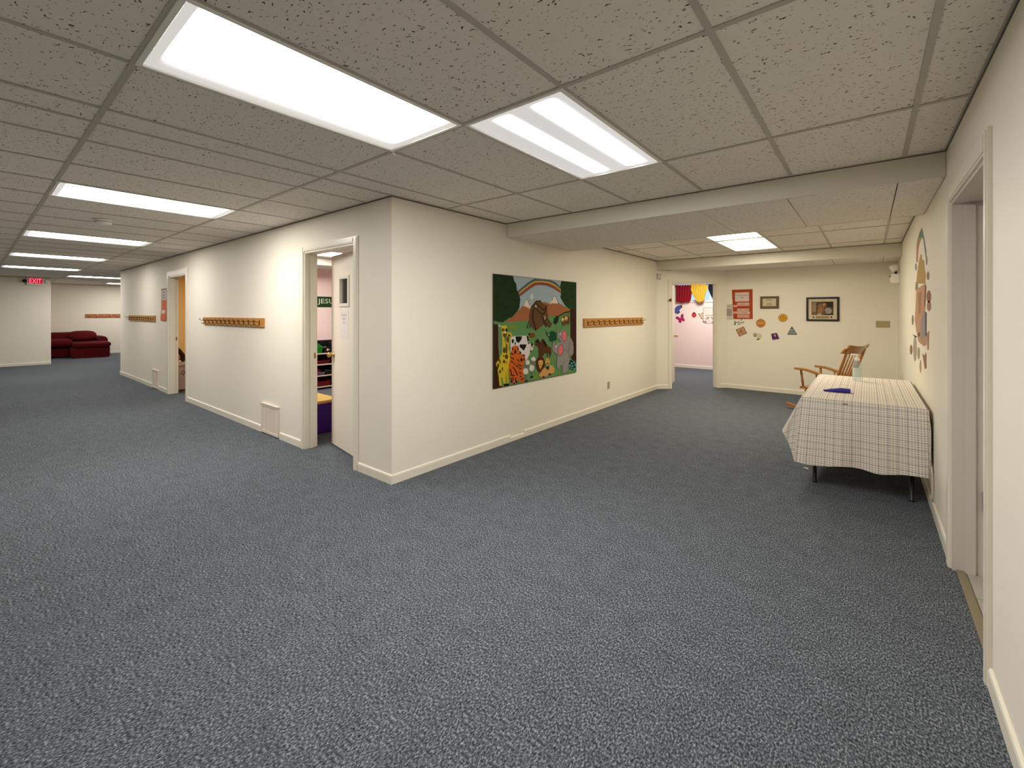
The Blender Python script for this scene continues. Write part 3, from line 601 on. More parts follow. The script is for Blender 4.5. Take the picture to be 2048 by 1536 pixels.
((20,16,18),[(0.356,0.01),(0.355,0.006),(0.353,0.004),(0.349,0.003),(0.345,0.003),(0.341,0.006),(0.339,0.009),(0.338,0.013),(0.339,0.016),(0.341,0.019),(0.345,0.02),(0.349,0.019),(0.353,0.017),(0.355,0.013)]),
((20,16,18),[(0.396,0.04),(0.395,0.036),(0.393,0.034),(0.389,0.033),(0.385,0.033),(0.382,0.036),(0.379,0.039),(0.378,0.043),(0.379,0.046),(0.382,0.049),(0.385,0.05),(0.389,0.049),(0.393,0.047),(0.395,0.044)]),
((20,16,18),[(0.414,0.041),(0.413,0.038),(0.411,0.035),(0.407,0.034),(0.403,0.035),(0.399,0.037),(0.397,0.04),(0.396,0.044),(0.397,0.048),(0.399,0.05),(0.403,0.051),(0.407,0.051),(0.411,0.048),(0.413,0.045)]),
((84,38,16),[(0.556,0.145),(0.551,0.109),(0.535,0.082),(0.513,0.069),(0.488,0.073),(0.467,0.092),(0.452,0.123),(0.446,0.159),(0.452,0.194),(0.467,0.22),(0.488,0.234),(0.513,0.231),(0.535,0.213),(0.551,0.182)]),
((214,165,88),[(0.474,0.181),(0.489,0.193),(0.527,0.189),(0.532,0.157),(0.499,0.099),(0.477,0.151)]),
((110,70,40),[(0.507,0.138),(0.506,0.135),(0.504,0.133),(0.5,0.132),(0.496,0.133),(0.493,0.134),(0.491,0.137),(0.49,0.14),(0.491,0.143),(0.493,0.145),(0.496,0.146),(0.5,0.146),(0.504,0.144),(0.506,0.141)]),
((198,150,82),[(0.478,0.042),(0.51,0.081),(0.548,0.115),(0.599,0.073),(0.604,0.027),(0.543,0.019),(0.516,0.012)]),
((204,156,86),[(0.616,0.133),(0.656,0.116),(0.679,0.079),(0.673,0.039),(0.604,0.04),(0.599,0.09)]),
((210,166,90),[(0.618,0.162),(0.615,0.146),(0.607,0.133),(0.595,0.128),(0.582,0.129),(0.57,0.138),(0.562,0.152),(0.559,0.169),(0.562,0.185),(0.57,0.197),(0.582,0.203),(0.595,0.202),(0.607,0.193),(0.615,0.179)]),
((112,66,36),[(0.602,0.147),(0.601,0.143),(0.597,0.141),(0.592,0.14),(0.586,0.14),(0.581,0.143),(0.577,0.146),(0.576,0.15),(0.577,0.154),(0.581,0.157),(0.586,0.158),(0.592,0.157),(0.597,0.155),(0.601,0.151)]),
((44,36,32),[(0.571,0.114),(0.613,0.12),(0.605,0.083)]),
((90,52,28),[(0.557,0.016),(0.555,0.011),(0.549,0.009),(0.542,0.008),(0.533,0.009),(0.526,0.012),(0.52,0.017),(0.518,0.022),(0.52,0.026),(0.526,0.029),(0.533,0.03),(0.542,0.028),(0.549,0.025),(0.555,0.021)]),
((90,52,28),[(0.635,0.031),(0.633,0.027),(0.628,0.023),(0.62,0.022),(0.611,0.024),(0.604,0.027),(0.598,0.032),(0.596,0.037),(0.598,0.042),(0.604,0.045),(0.611,0.046),(0.62,0.045),(0.628,0.042),(0.633,0.037)]),
((80,60,30),[(0.493,0.162),(0.493,0.159),(0.491,0.157),(0.49,0.156),(0.488,0.156),(0.486,0.158),(0.485,0.16),(0.484,0.163),(0.485,0.165),(0.486,0.167),(0.488,0.168),(0.49,0.168),(0.491,0.167),(0.493,0.164)]),
((80,60,30),[(0.517,0.159),(0.517,0.157),(0.516,0.155),(0.514,0.154),(0.512,0.154),(0.51,0.156),(0.509,0.158),(0.509,0.16),(0.509,0.163),(0.51,0.165),(0.512,0.166),(0.514,0.166),(0.516,0.164),(0.517,0.162)]),
((80,60,30),[(0.585,0.181),(0.585,0.179),(0.583,0.177),(0.582,0.176),(0.58,0.176),(0.578,0.177),(0.577,0.18),(0.576,0.182),(0.577,0.185),(0.578,0.187),(0.58,0.188),(0.582,0.188),(0.583,0.186),(0.585,0.184)]),
((80,60,30),[(0.603,0.179),(0.603,0.177),(0.601,0.175),(0.6,0.174),(0.598,0.174),(0.596,0.175),(0.594,0.177),(0.594,0.18),(0.594,0.183),(0.596,0.185),(0.598,0.186),(0.6,0.186),(0.601,0.184),(0.603,0.182)]),
((138,132,128),[(0.715,0.505),(0.731,0.501),(0.734,0.436),(0.763,0.476),(0.806,0.491),(0.845,0.473),(0.857,0.415),(0.901,0.399),(0.947,0.333),(0.953,0.235),(0.934,0.191),(0.901,0.197),(0.882,0.175),(0.8,0.269),(0.751,0.38),(0.715,0.391)]),
((96,82,84),[(0.854,0.411),(0.85,0.384),(0.839,0.364),(0.824,0.353),(0.807,0.354),(0.791,0.367),(0.781,0.389),(0.777,0.415),(0.781,0.441),(0.791,0.462),(0.807,0.473),(0.824,0.472),(0.839,0.46),(0.85,0.438)]),
((214,112,118),[(0.847,0.411),(0.844,0.388),(0.835,0.369),(0.822,0.359),(0.808,0.36),(0.796,0.372),(0.787,0.391),(0.784,0.415),(0.787,0.438),(0.796,0.457),(0.808,0.466),(0.822,0.466),(0.835,0.455),(0.844,0.435)]),
((80,76,74),[(0.892,0.338),(0.873,0.261),(0.878,0.26),(0.898,0.337)]),
((80,76,74),[(0.873,0.264),(0.86,0.225),(0.865,0.223),(0.878,0.262)]),
((70,60,60),[(0.941,0.32),(0.951,0.273),(0.957,0.273),(0.946,0.32)]),
((70,60,60),[(0.952,0.276),(0.938,0.236),(0.943,0.235),(0.957,0.275)]),
((142,136,132),[(0.656,0.264),(0.649,0.3),(0.664,0.376),(0.676,0.371),(0.679,0.325),(0.715,0.354),(0.763,0.346),(0.8,0.32),(0.806,0.268),(0.863,0.235),(0.892,0.165),(0.866,0.054),(0.856,0.031),(0.831,0.029),(0.806,0.019),(0.781,0.027),(0.781,0.112),(0.751,0.102),(0.738,0.066),(0.709,0.094),(0.709,0.167),(0.722,0.221),(0.697,0.241)]),
((76,72,72),[(0.803,0.267),(0.866,0.232),(0.868,0.235),(0.806,0.27)]),
((76,72,72),[(0.863,0.235),(0.889,0.168),(0.894,0.169),(0.868,0.236)]),
((86,82,80),[(0.81,0.147),(0.791,0.11),(0.795,0.109),(0.815,0.146)]),
((86,82,80),[(0.791,0.112),(0.791,0.035),(0.796,0.034),(0.796,0.111)]),
((92,80,82),[(0.8,0.26),(0.792,0.235),(0.778,0.217),(0.76,0.208),(0.743,0.212),(0.73,0.226),(0.722,0.249),(0.723,0.275),(0.73,0.299),(0.744,0.318),(0.762,0.327),(0.779,0.324),(0.793,0.31),(0.8,0.287)]),
((216,110,118),[(0.792,0.262),(0.785,0.239),(0.774,0.223),(0.76,0.215),(0.746,0.218),(0.735,0.23),(0.73,0.25),(0.73,0.273),(0.737,0.295),(0.748,0.312),(0.762,0.32),(0.776,0.318),(0.787,0.305),(0.793,0.285)]),
((220,216,212),[(0.769,0.437),(0.768,0.432),(0.765,0.428),(0.76,0.426),(0.755,0.426),(0.751,0.429),(0.748,0.433),(0.747,0.438),(0.748,0.442),(0.751,0.446),(0.755,0.448),(0.76,0.448),(0.765,0.445),(0.768,0.441)]),
((20,16,18),[(0.765,0.436),(0.764,0.433),(0.763,0.432),(0.761,0.431),(0.759,0.431),(0.757,0.432),(0.755,0.434),(0.755,0.436),(0.755,0.439),(0.757,0.441),(0.759,0.442),(0.761,0.441),(0.763,0.44),(0.764,0.438)]),
((220,216,212),[(0.715,0.308),(0.713,0.303),(0.71,0.299),(0.706,0.298),(0.701,0.298),(0.697,0.3),(0.694,0.305),(0.693,0.309),(0.694,0.314),(0.697,0.318),(0.701,0.319),(0.706,0.319),(0.71,0.317),(0.713,0.312)]),
((20,16,18),[(0.71,0.307),(0.71,0.305),(0.709,0.303),(0.707,0.302),(0.705,0.302),(0.703,0.303),(0.701,0.305),(0.701,0.308),(0.701,0.31),(0.703,0.312),(0.705,0.313),(0.707,0.313),(0.709,0.311),(0.71,0.309)]),
((22,52,48),[(0.901,0.149),(0.984,0.12),(0.977,0.026),(0.921,0.04),(0.872,0.076)]),
((112,180,170),[(0.935,0.107),(0.931,0.102),(0.921,0.101),(0.911,0.104),(0.906,0.11),(0.911,0.115),(0.921,0.116),(0.931,0.113)]),
((112,180,170),[(0.969,0.112),(0.964,0.108),(0.954,0.107),(0.944,0.111),(0.939,0.116),(0.944,0.12),(0.954,0.121),(0.964,0.118)]),
((112,180,170),[(0.908,0.086),(0.904,0.079),(0.895,0.077),(0.886,0.082),(0.882,0.089),(0.886,0.096),(0.895,0.098),(0.904,0.094)]),
((112,180,170),[(0.949,0.076),(0.944,0.07),(0.934,0.069),(0.924,0.073),(0.92,0.08),(0.924,0.085),(0.934,0.087),(0.944,0.083)]),
((112,180,170),[(0.974,0.039),(0.97,0.032),(0.961,0.031),(0.951,0.035),(0.947,0.042),(0.951,0.049),(0.961,0.05),(0.97,0.046)]),
((112,180,170),[(0.933,0.054),(0.929,0.049),(0.921,0.048),(0.912,0.051),(0.909,0.057),(0.912,0.062),(0.921,0.063),(0.929,0.06)]),
((112,180,170),[(0.979,0.087),(0.976,0.078),(0.971,0.075),(0.965,0.08),(0.963,0.089),(0.965,0.097),(0.971,0.1),(0.976,0.096)]),
((112,180,170),[(0.899,0.068),(0.896,0.064),(0.888,0.063),(0.881,0.066),(0.878,0.071),(0.881,0.075),(0.888,0.076),(0.896,0.073)])]
FAR={'SCRIPT':[[(-1.988,1.28),(-1.964,1.277),(-1.971,1.251),(-1.985,1.224),(-1.978,1.206),(-1.966,1.221),(-1.964,1.243)],[(-1.964,1.271),(-1.947,1.255),(-1.93,1.266),(-1.914,1.257),(-1.893,1.281)],[(-1.857,1.326),(-1.867,1.289)],[(-1.927,1.218),(-1.919,1.211),(-1.91,1.237),(-1.897,1.222),(-1.887,1.248),(-1.873,1.237),(-1.867,1.267),(-1.853,1.245),(-1.84,1.271),(-1.826,1.245),(-1.817,1.275)]],'SQUARE':[(-1.959,1.119),(-1.823,1.183),(-1.765,1.053),(-1.898,0.99)],'SHEEPB':[(-1.607,1.042),(-1.585,1.064),(-1.553,1.062),(-1.527,1.037),(-1.518,1.009),(-1.531,0.976),(-1.553,0.96),(-1.591,0.955),(-1.611,0.98)],'SHEEPH':[(-1.672,1.036),(-1.652,1.062),(-1.63,1.077),(-1.607,1.064),(-1.601,1.038),(-1.611,1.005),(-1.63,0.987),(-1.652,1.008)],'SHEEPF':[(-1.656,1.022),(-1.636,1.034),(-1.611,1.027),(-1.612,1.005),(-1.63,0.987),(-1.646,0.997)],'SHEEPL':[(-1.607,0.951),(-1.553,0.968),(-1.55,0.961),(-1.569,0.942),(-1.604,0.935)],'BIBLE':[(-1.372,1.058),(-1.281,1.08),(-1.24,0.972),(-1.351,0.947)],'BIBLEP':[(-1.351,0.949),(-1.24,0.972),(-1.256,0.953),(-1.324,0.934),(-1.345,0.941)],'BIBLEC':[(-1.322,1.05),(-1.309,1.054),(-1.295,1.007),(-1.307,1.0)],'BIBLEX':[(-1.331,1.037),(-1.295,1.046),(-1.292,1.036),(-1.327,1.025)],'TRI':[(-1.051,1.204),(-0.971,1.062),(-0.981,1.052),(-1.115,1.048),(-1.12,1.056)],'TRIR':[[(-1.063,1.151),(-1.039,1.151),(-1.022,1.128),(-1.077,1.126)],[(-1.087,1.114),(-1.012,1.116),(-0.995,1.088),(-1.096,1.085)],[(-1.101,1.077),(-0.991,1.08),(-0.985,1.066),(-1.107,1.062)]]}
DECAL=[((96,118,96),[(5.751,2.129),(5.509,2.18),(5.259,2.188),(5.015,2.031),(5.139,2.064),(5.288,2.107)]),((150,135,70),[(5.821,2.097),(5.705,2.153),(5.288,2.107),(5.53,2.072)]),((176,120,100),[(5.845,1.936),(5.821,2.102),(5.53,2.075),(5.638,2.021),(5.683,1.922)]),((110,112,128),[(5.166,2.077),(5.015,2.029),(4.898,1.94),(4.898,1.855),(4.981,1.923),(5.067,2.002)]),((172,140,66),[(5.406,1.967),(5.307,1.957),(5.259,1.906),(5.076,1.88),(5.032,1.798),(4.947,1.757),(4.989,1.682),(5.845,1.727),(5.728,1.831),(5.562,1.916)]),((132,122,100),[(5.917,1.741),(5.705,1.739),(5.638,1.637),(5.966,1.668)]),((186,138,108),[(5.845,1.671),(4.947,1.68),(4.989,1.466),(5.121,1.449),(5.406,1.281),(5.845,1.265),(6.029,1.367),(5.905,1.534)]),((108,50,42),[(4.989,1.678),(4.898,1.652),(4.981,1.496),(5.058,1.497)]),((150,110,80),[(5.616,1.627),(5.307,1.625),(5.406,1.431),(5.562,1.431)]),((142,136,146),[(5.327,1.394),(5.05,1.458),(4.881,1.436),(4.898,1.254),(5.103,1.21),(5.356,1.208)]),((58,50,56),[(4.989,1.449),(4.873,1.44),(4.889,1.254),(4.964,1.25)]),((176,136,106),[(5.845,1.272),(5.356,1.292),(5.307,1.205),(4.898,1.254),(4.898,1.178),(5.103,1.156),(5.616,1.171)]),((40,34,32),[(5.595,1.255),(5.447,1.261),(5.468,1.222),(5.616,1.22)])]
STICK=[((120,108,92),[(4.679,1.727),(4.691,1.71),(4.724,1.7),(4.77,1.698),(4.817,1.705),(4.852,1.72),(4.865,1.739),(4.852,1.756),(4.817,1.766),(4.77,1.767),(4.724,1.759),(4.691,1.744)]),((134,84,68),[(4.55,1.562),(4.571,1.539),(4.628,1.522),(4.709,1.517),(4.794,1.526),(4.857,1.545),(4.881,1.571),(4.857,1.596),(4.794,1.612),(4.709,1.615),(4.628,1.605),(4.571,1.586)]),((150,108,88),[(4.55,1.491),(4.569,1.472),(4.621,1.457),(4.694,1.452),(4.77,1.458),(4.828,1.474),(4.849,1.495),(4.828,1.515),(4.77,1.529),(4.694,1.533),(4.621,1.526),(4.569,1.511)]),((120,110,96),[(6.172,1.365),(6.188,1.338),(6.233,1.317),(6.295,1.309),(6.358,1.315),(6.405,1.334),(6.422,1.362),(6.405,1.391),(6.358,1.411),(6.295,1.419),(6.233,1.412),(6.188,1.392)]),((140,98,78),[(6.337,1.046),(6.359,1.018),(6.422,0.994),(6.511,0.98),(6.602,0.981),(6.67,0.997),(6.695,1.023),(6.67,1.053),(6.602,1.077),(6.511,1.09),(6.422,1.088),(6.359,1.072)]),((158,148,134),[(5.797,1.091),(5.824,1.026),(5.899,0.973),(6.004,0.947),(6.113,0.956),(6.195,0.999),(6.226,1.064),(6.195,1.134),(6.113,1.188),(6.004,1.21),(5.899,1.197),(5.824,1.153)]),((150,140,120),[(5.468,1.069),(5.484,1.04),(5.53,1.015),(5.595,1.002),(5.661,1.004),(5.71,1.022),(5.728,1.051),(5.71,1.082),(5.661,1.107),(5.595,1.119),(5.53,1.115),(5.484,1.097)]),((140,96,80),[(5.231,1.086),(5.067,1.079),(4.898,1.117),(4.889,0.992),(5.015,0.97)]),((168,138,116),[(5.327,0.964),(5.337,0.934),(5.366,0.91),(5.406,0.898),(5.447,0.901),(5.477,0.92),(5.488,0.948),(5.477,0.979),(5.447,1.003),(5.406,1.015),(5.366,1.01),(5.337,0.991)]),((160,112,84),[(4.865,1.272),(4.687,1.301),(4.717,1.151),(4.809,1.145)]),((104,96,84),[(6.309,1.214),(5.705,1.212),(5.966,1.19)]),((126,118,100),[(5.809,1.887),(5.82,1.87),(5.85,1.859),(5.892,1.857),(5.935,1.865),(5.967,1.881),(5.979,1.901),(5.967,1.919),(5.935,1.93),(5.892,1.931),(5.85,1.923),(5.82,1.907)]),((128,120,108),[(4.817,1.856),(4.825,1.838),(4.845,1.826),(4.873,1.824),(4.902,1.831),(4.923,1.847),(4.931,1.867),(4.923,1.885),(4.902,1.897),(4.873,1.899),(4.845,1.892),(4.825,1.876)])]
# ---------------------------------------------------------------- room shell
fl = MB(); fl.face([(-21.1, -2.3, 0), (0.384, -2.3, 0), (0.384, 12.0, 0), (-21.1, 12.0, 0)]); struct(fl.build('floor', M_carpet))
WT = H + 0.06
def wall(name, boxes, m):
    mb = MB()
    for b in boxes: mb.box(*b)
    return struct(mb.build(name, m))
D1 = (-4.635, -3.677, 2.085); D2 = (-9.64, -8.66, 2.085)
ya, yb = 2.235, 2.355
# corridor wall faces the hall; its other faces look into two side rooms (own thin linings below)
wall('wall_left', [(-13.65, D2[0], ya, yb, 0, WT), (D2[0], D2[1], ya, yb, D2[2], WT), (D2[1], D1[0], ya, yb, 0, WT), (D1[0], D1[1], ya, yb, D1[2], WT), (D1[1], -3.11, ya, yb, 0, WT)], M_wall)
wall('wall_middle', [(-3.23, -3.11, yb, 8.2, 0, WT)], M_wall)
wall('wall_return', [(-13.65, -13.53, yb, 5.4, 0, WT)], M_wall)
# diagonal wall with doorway
def dbox(mb, u0, u1, z0, z1, h0, h1):
    slab(mb, FD, u0, u1, z0, z1, h0, h1)
UD = (0.283, 1.215, 2.02)
mb = MB(); dbox(mb, 0, UD[0], 0, WT, -0.12, 0); dbox(mb, UD[0], UD[1], UD[2], WT, -0.12, 0); dbox(mb, UD[1], 1.4142, 0, WT, -0.12, 0)
struct(mb.build('wall_diagonal', M_wall))
wall('wall_far', [(-2.11, 0.49, 9.2, 9.32, 0, WT)], M_wall)
YD = (2.51, 3.48, 2.065)
wall('wall_right', [(0.37, 0.49, -2.3, YD[0], 0, WT), (0.37, 0.49, YD[0], YD[1], YD[2], WT), (0.37, 0.49, YD[1], 9.2, 0, WT)], M_wall)
wall('wall_end', [(-18.02, -17.9, -2.3, 1.45, 0, WT), (-21.0, -18.02, 1.33, 1.45, 0, WT)], M_wall)
wall('wall_end_back', [(-21.1, -21.0, 1.33, 5.4, 0, WT)], M_wall)
wall('wall_end_side', [(-21.1, -13.53, 5.4, 5.5, 0, WT)], M_wall)
wall('wall_near', [(-17.9, 0.49, -2.42, -2.3, 0, WT)], M_wall)
# classroom behind the first door
wall('wall_classroom', [(-8.57, -8.45, yb, 6.2, 0, WT), (-8.57, -3.23, 6.2, 6.3, 0, WT)], M_pink)
wall('wall_classroom_lining', [(-8.45, D1[0], yb, yb + 0.01, 0, WT), (D1[0], D1[1], yb, yb + 0.01, D1[2], WT), (D1[1], -3.23, yb, yb + 0.01, 0, WT), (-3.24, -3.23, yb + 0.01, 6.2, 0, WT)], M_pink)
# orange room behind the second door
wall('wall_orange_room', [(-13.53, -13.43, yb, 5.3, 0, WT), (-13.43, -8.57, 5.2, 5.3, 0, WT), (-8.58, -8.57, yb, 5.2, 0, WT)], M_orange)
wall('wall_orange_lining', [(-13.43, D2[0], yb, yb + 0.01, 0, WT), (D2[0], D2[1], yb, yb + 0.01, D2[2], WT)], M_orange)
# pink room behind the diagonal door, with a high window
PW = (-3.955, -2.62, 1.735, 2.23)
wall('wall_nursery', [(-5.9, PW[0], 11.87, 11.99, 0, WT), (PW[0], PW[1], 11.87, 11.99, 0, PW[2]), (PW[0], PW[1], 11.87, 11.99, PW[3], WT), (PW[1], 0.6, 11.87, 11.99, 0, WT), (-6.0, -5.9, 8.2, 11.99, 0, WT), (0.5, 0.6, 9.32, 11.87, 0, WT), (-2.0, 0.5, 9.32, 9.33, 0, WT), (-5.9, -3.23, 8.1, 8.2, 0, WT)], M_pink)
# entry hall beyond the right doorway
wall('wall_entry', [(0.49, 1.6, 3.75, 3.85, 0, WT), (0.49, 1.6, 2.2, 2.3, 0, WT), (1.6, 1.7, 2.2, 3.85, 0, WT)], M_wall)
fe = sroot('floor_entry')
mb = MB(); mb.box(0.42, 1.6, 2.3, 3.75, -0.03, 0.001); mb.build('subfloor', M_thresh, fe)
for (a0, a1, b0, b1) in ((0.424, 0.52, 2.53, 2.87), (0.424, 0.52, 2.876, 3.18), (0.424, 0.52, 3.186, 3.475), (0.526, 0.83, 2.53, 2.87), (0.526, 0.83, 2.876, 3.18), (0.526, 0.83, 3.186, 3.475), (0.836, 1.5, 2.62, 3.475)):
    mb = MB(); mb.box(a0, a1, b0, b1, 0.0, 0.005, b=0.001); mb.build('tile', M_vinyl, fe)
mb = MB(); mb.box(0.382, 0.42, YD[0] + 0.012, YD[1] - 0.012, 0.0, 0.010, b=0.003); mb.build('threshold', M_thresh, fe)

# baseboards: a rounded strip along each wall, broken at doors and vents
def base_prof(mb, fr, u0, u1, hh=0.078):
    pr = [(0, 0), (0.013, 0), (0.013, hh - 0.014), (0.010, hh - 0.004), (0.005, hh), (0, hh)]
    A = [fr.at(u0, z, h) for h, z in pr]; B = [fr.at(u1, z, h) for h, z in pr]
    for k in range(len(pr)):
        j = (k + 1) % len(pr); mb.face([A[k], A[j], B[j], B[k]])
    mb.face(A[::-1]); mb.face(B)
def baseboard(name, fr, segs):
    mb = MB()
    for s in segs: base_prof(mb, fr, *s)
    return struct(mb.build(name, M_trim))
baseboard('baseboard_left', FA, [(-13.65, -10.74), (-10.28, D2[0] - 0.09), (D2[1] + 0.06, -5.705), (-5.215, D1[0] - 0.065), (D1[1] + 0.07, -3.0975)])
baseboard('baseboard_middle', FB, [(2.2355, 3.80), (3.802, 4.055, 0.05), (4.057, 8.2)])
baseboard('baseboard_diagonal', FD, [(0.006, UD[0] - 0.062), (UD[1] + 0.062, 1.408)])
baseboard('baseboard_far', FF, [(-2.11, 0.37)])
baseboard('baseboard_right', FR, [(-2.3, 2.46), (3.57, 9.2)])
baseboard('baseboard_end', Frame((-17.9, 0, 0), (0, 1, 0), (0, 0, 1), (1, 0, 0)), [(-2.3, 1.45)])
baseboard('baseboard_end_back', Frame((-21.0, 0, 0), (0, 1, 0), (0, 0, 1), (1, 0, 0)), [(1.45, 5.4)])
baseboard('baseboard_return', Frame((-13.65, 0, 0), (0, 1, 0), (0, 0, 1), (-1, 0, 0)), [(2.2355, 5.4)])
baseboard('baseboard_nursery', Frame((0, 11.87, 0), (1, 0, 0), (0, 0, 1), (0, -1, 0)), [(-5.9, 0.5)])
baseboard('baseboard_classroom', Frame((-8.45, 0, 0), (0, 1, 0), (0, 0, 1), (1, 0, 0)), [(2.365, 6.2)])

# ---------------------------------------------------------------- suspended ceiling: tiles, tees, wall angle
ce = MB()
zt = H + 0.05
for r in ((-21.1, -13.53, -2.42, 5.5), (-13.53, -3.11, -2.42, 2.355), (-3.11, 0.49, -2.42, 9.32)):
    ce.box(r[0], r[1], r[2], r[3], zt, zt + 0.03)
ceil = struct(ce.build('ceiling', M_tile))
xs = [-0.43 - 0.61 * k for k in range(-1, 35)]           # edges running away from the camera
ys = [-2.03 + 1.22 * k for k in range(0, 9)]
LIGHTS = [(-1.955, 1.02, 'A'), (-1.345, 2.24, 'B'), (-5.005, 1.02, '3'), (-8.055, 1.02, '4'), (-11.105, 1.02, '5'), (-14.155, 1.02, '6'), (-16.595, 2.24, 'C'), (-19.645, 3.46, 'C'), (-1.345, 5.90, 'E'), (-1.345, 7.12, 'D'), (-1.345, -1.42, 'R'), (-5.005, -1.42, 'R')]  # rear pair behind the camera: unseen lights added to raise the ambient level
regions = [(-3.11, 0.37, -0.81, 3.73), (-3.11, 0.37, 5.10, 8.2), (-13.65, -3.11, -0.81, 2.235), (-17.9, -13.65, -0.81, 5.4), (-21.0, -17.9, 1.45, 5.4)]
cache = {}
for (rx0, rx1, ry0, ry1) in regions:
    X = sorted(set([rx0, rx1] + [x for x in xs if rx0 < x < rx1])); Y = sorted(set([ry0, ry1] + [y for y in ys if ry0 < y < ry1]))
    for x0, x1 in zip(X, X[1:]):
        for y0, y1 in zip(Y, Y[1:]):
            cx, cy = (x0 + x1) / 2, (y0 + y1) / 2
            if x1 - x0 < 0.02 or y1 - y0 < 0.02: continue
            if any(abs(cx - a) < 0.2 and abs(cy - b) < 0.5 for a, b, t in LIGHTS): continue
            key = (round(x1 - x0, 3), round(y1 - y0, 3))
            if key not in cache:
                mb = MB(); hx, hy = key[0] / 2 - 0.003, key[1] / 2 - 0.003
                mb.box(-hx, hx, -hy, hy, 0.0, 0.016, b=0.002)
                cache[key] = mb.build('ceiling_tile', M_tile, ceil, local=True); o = cache[key]
            else:
                o = inst(cache[key], ceil, (0, 0, 0))
            o.location = (cx, cy, H + 0.0035 + random.uniform(0, 0.001))
    for x in X:
        mb = MB(); wd = 0.012
        a, b = max(x - wd, rx0), min(x + wd, rx1)
        mb.box(a, b, ry0, ry1, H, H + 0.003); mb.build('ceiling_tee', M_grid, ceil)
    for y in Y:
        mb = MB(); a, b = max(y - 0.012, ry0), min(y + 0.012, ry1)
        mb.box(rx0, rx1, a, b, H - 0.0004, H + 0.003); mb.build('ceiling_tee', M_grid, ceil)
# plain part of the ceiling behind the camera
mb = MB(); mb.box(-17.9, 0.37, -2.3, -0.82, H, H + 0.02); mb.build('rear_panel', M_tile, ceil)
# wall angle coloured dark to draw the shadow gap under the ceiling edge
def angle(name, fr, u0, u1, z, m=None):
    mb = MB(); slab(mb, fr, u0, u1, z - 0.008, z, 0.0, 0.004); mb.build('shadow_wall_angle', m or M_angle, ceil)
angle('a', FA, -13.65, -3.11, H); angle('a', FB, 2.235, 3.73, H); angle('a', FB, 5.1, 8.2, H); angle('a', FR, -2.3, 3.73, H); angle('a', FR, 5.1, 8.2, H)
angle('a', Frame((-17.9, 0, 0), (0, 1, 0), (0, 0, 1), (1, 0, 0)), -2.3, 1.45, H)
angle('a', Frame((-21, 0, 0), (0, 1, 0), (0, 0, 1), (1, 0, 0)), 1.45, 5.4, H)

# boxed beams crossing the ceiling
def beam(x0, x1, y0, y1, z, edges, clip=None):
    root = sroot('ceiling_beam', (0, 0, 0))
    mb = MB(); mb.box(x0, x1, y0, y0 + 0.02, z, H + 0.004, b=0.004); mb.build('front_board', M_beam, root)
    mb = MB(); mb.box(x0, x1, y1 - 0.02, y1, z, H + 0.004, b=0.004); mb.build('rear_board', M_beam, root)
    for a, b in zip(edges, edges[1:]):
        mb = MB(); mb.box(a + 0.003, b - 0.003, y0 + 0.022, y1 - 0.022, z + 0.002, z + 0.016, b=0.002); mb.build('soffit_panel', M_tile, root)
    mb = MB(); mb.box(x0, x1, y0 - 0.004, y0 - 0.0002, H - 0.006, H + 0.001); mb.build('shadow_trim', M_angle, root)  # dark strip drawing the shadow line along the beam top
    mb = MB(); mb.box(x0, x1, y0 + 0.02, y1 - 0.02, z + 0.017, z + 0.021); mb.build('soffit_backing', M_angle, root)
    return root
beam(-3.11, 0.37, 3.73, 5.10, 2.27, [-3.11, -2.50, -1.68, -1.07, -0.46, 0.15, 0.37])
b2 = beam(-3.11, 0.37, 8.2, 9.19, 2.25, [-2.9, -2.26, -1.65, -1.04, -0.43, 0.18, 0.37])
# classroom and back-room ceilings
mb = MB()
for r in ((-8.45, -3.23, 2.355, 6.2), (-13.43, -8.58, 2.365, 5.2), (-5.9, 0.5, 8.2, 11.87), (0.49, 1.6, 2.3, 3.75)): mb.box(r[0], r[1], r[2], r[3], H + 0.01, H + 0.03)
struct(mb.build('ceiling_side_rooms', M_tile))
mb = MB(); mb.box(-8.45, -7.62, 2.365, 6.2, 2.3, H + 0.01); struct(mb.build('ceiling_beam_classroom', M_beam))

# ---------------------------------------------------------------- doors
def casing_set(root, fr, u0, u1, z, wd, dep, left=True, right=True, jm=None, wdl=None):
    def board(a, b, c, d):
        mb = MB(); slab(mb, fr, a, b, c, d, 0.0005, 0.014)
        slab(mb, fr, a + 0.010, b - 0.010, c + (0 if c == 0 else 0.01), d - 0.010, 0.014, 0.019); mb.build('casing', M_trim, root)
    if left: board(u0 - (wdl or wd), u0, 0, z + wd)
    if right: board(u1, u1 + wd, 0, z + wd)
    board(u0, u1, z, z + wd)
    for a, b, c, d in ((u0 + 0.0005, u0 + 0.018, 0, z - 0.0005), (u1 - 0.018, u1 - 0.0005, 0, z - 0.0005), (u0 + 0.018, u1 - 0.018, z - 0.018, z - 0.0005)):
        mb = MB(); slab(mb, fr, a, b, c, d, -dep, 0.004)
        # stop bead
        if c == 0: slab(mb, fr, a + (0.017 if a < (u0 + u1) / 2 else -0.010), b + (0.010 if a < (u0 + u1) / 2 else -0.017), c, d - 0.03, -dep * 0.68, -dep * 0.36)
        mb.build('jamb', jm or M_trim, root)
d1 = sroot('door_1', (-4.156, 2.235, 0))
casing_set(d1, FA, D1[0], D1[1], D1[2], 0.058, 0.128)
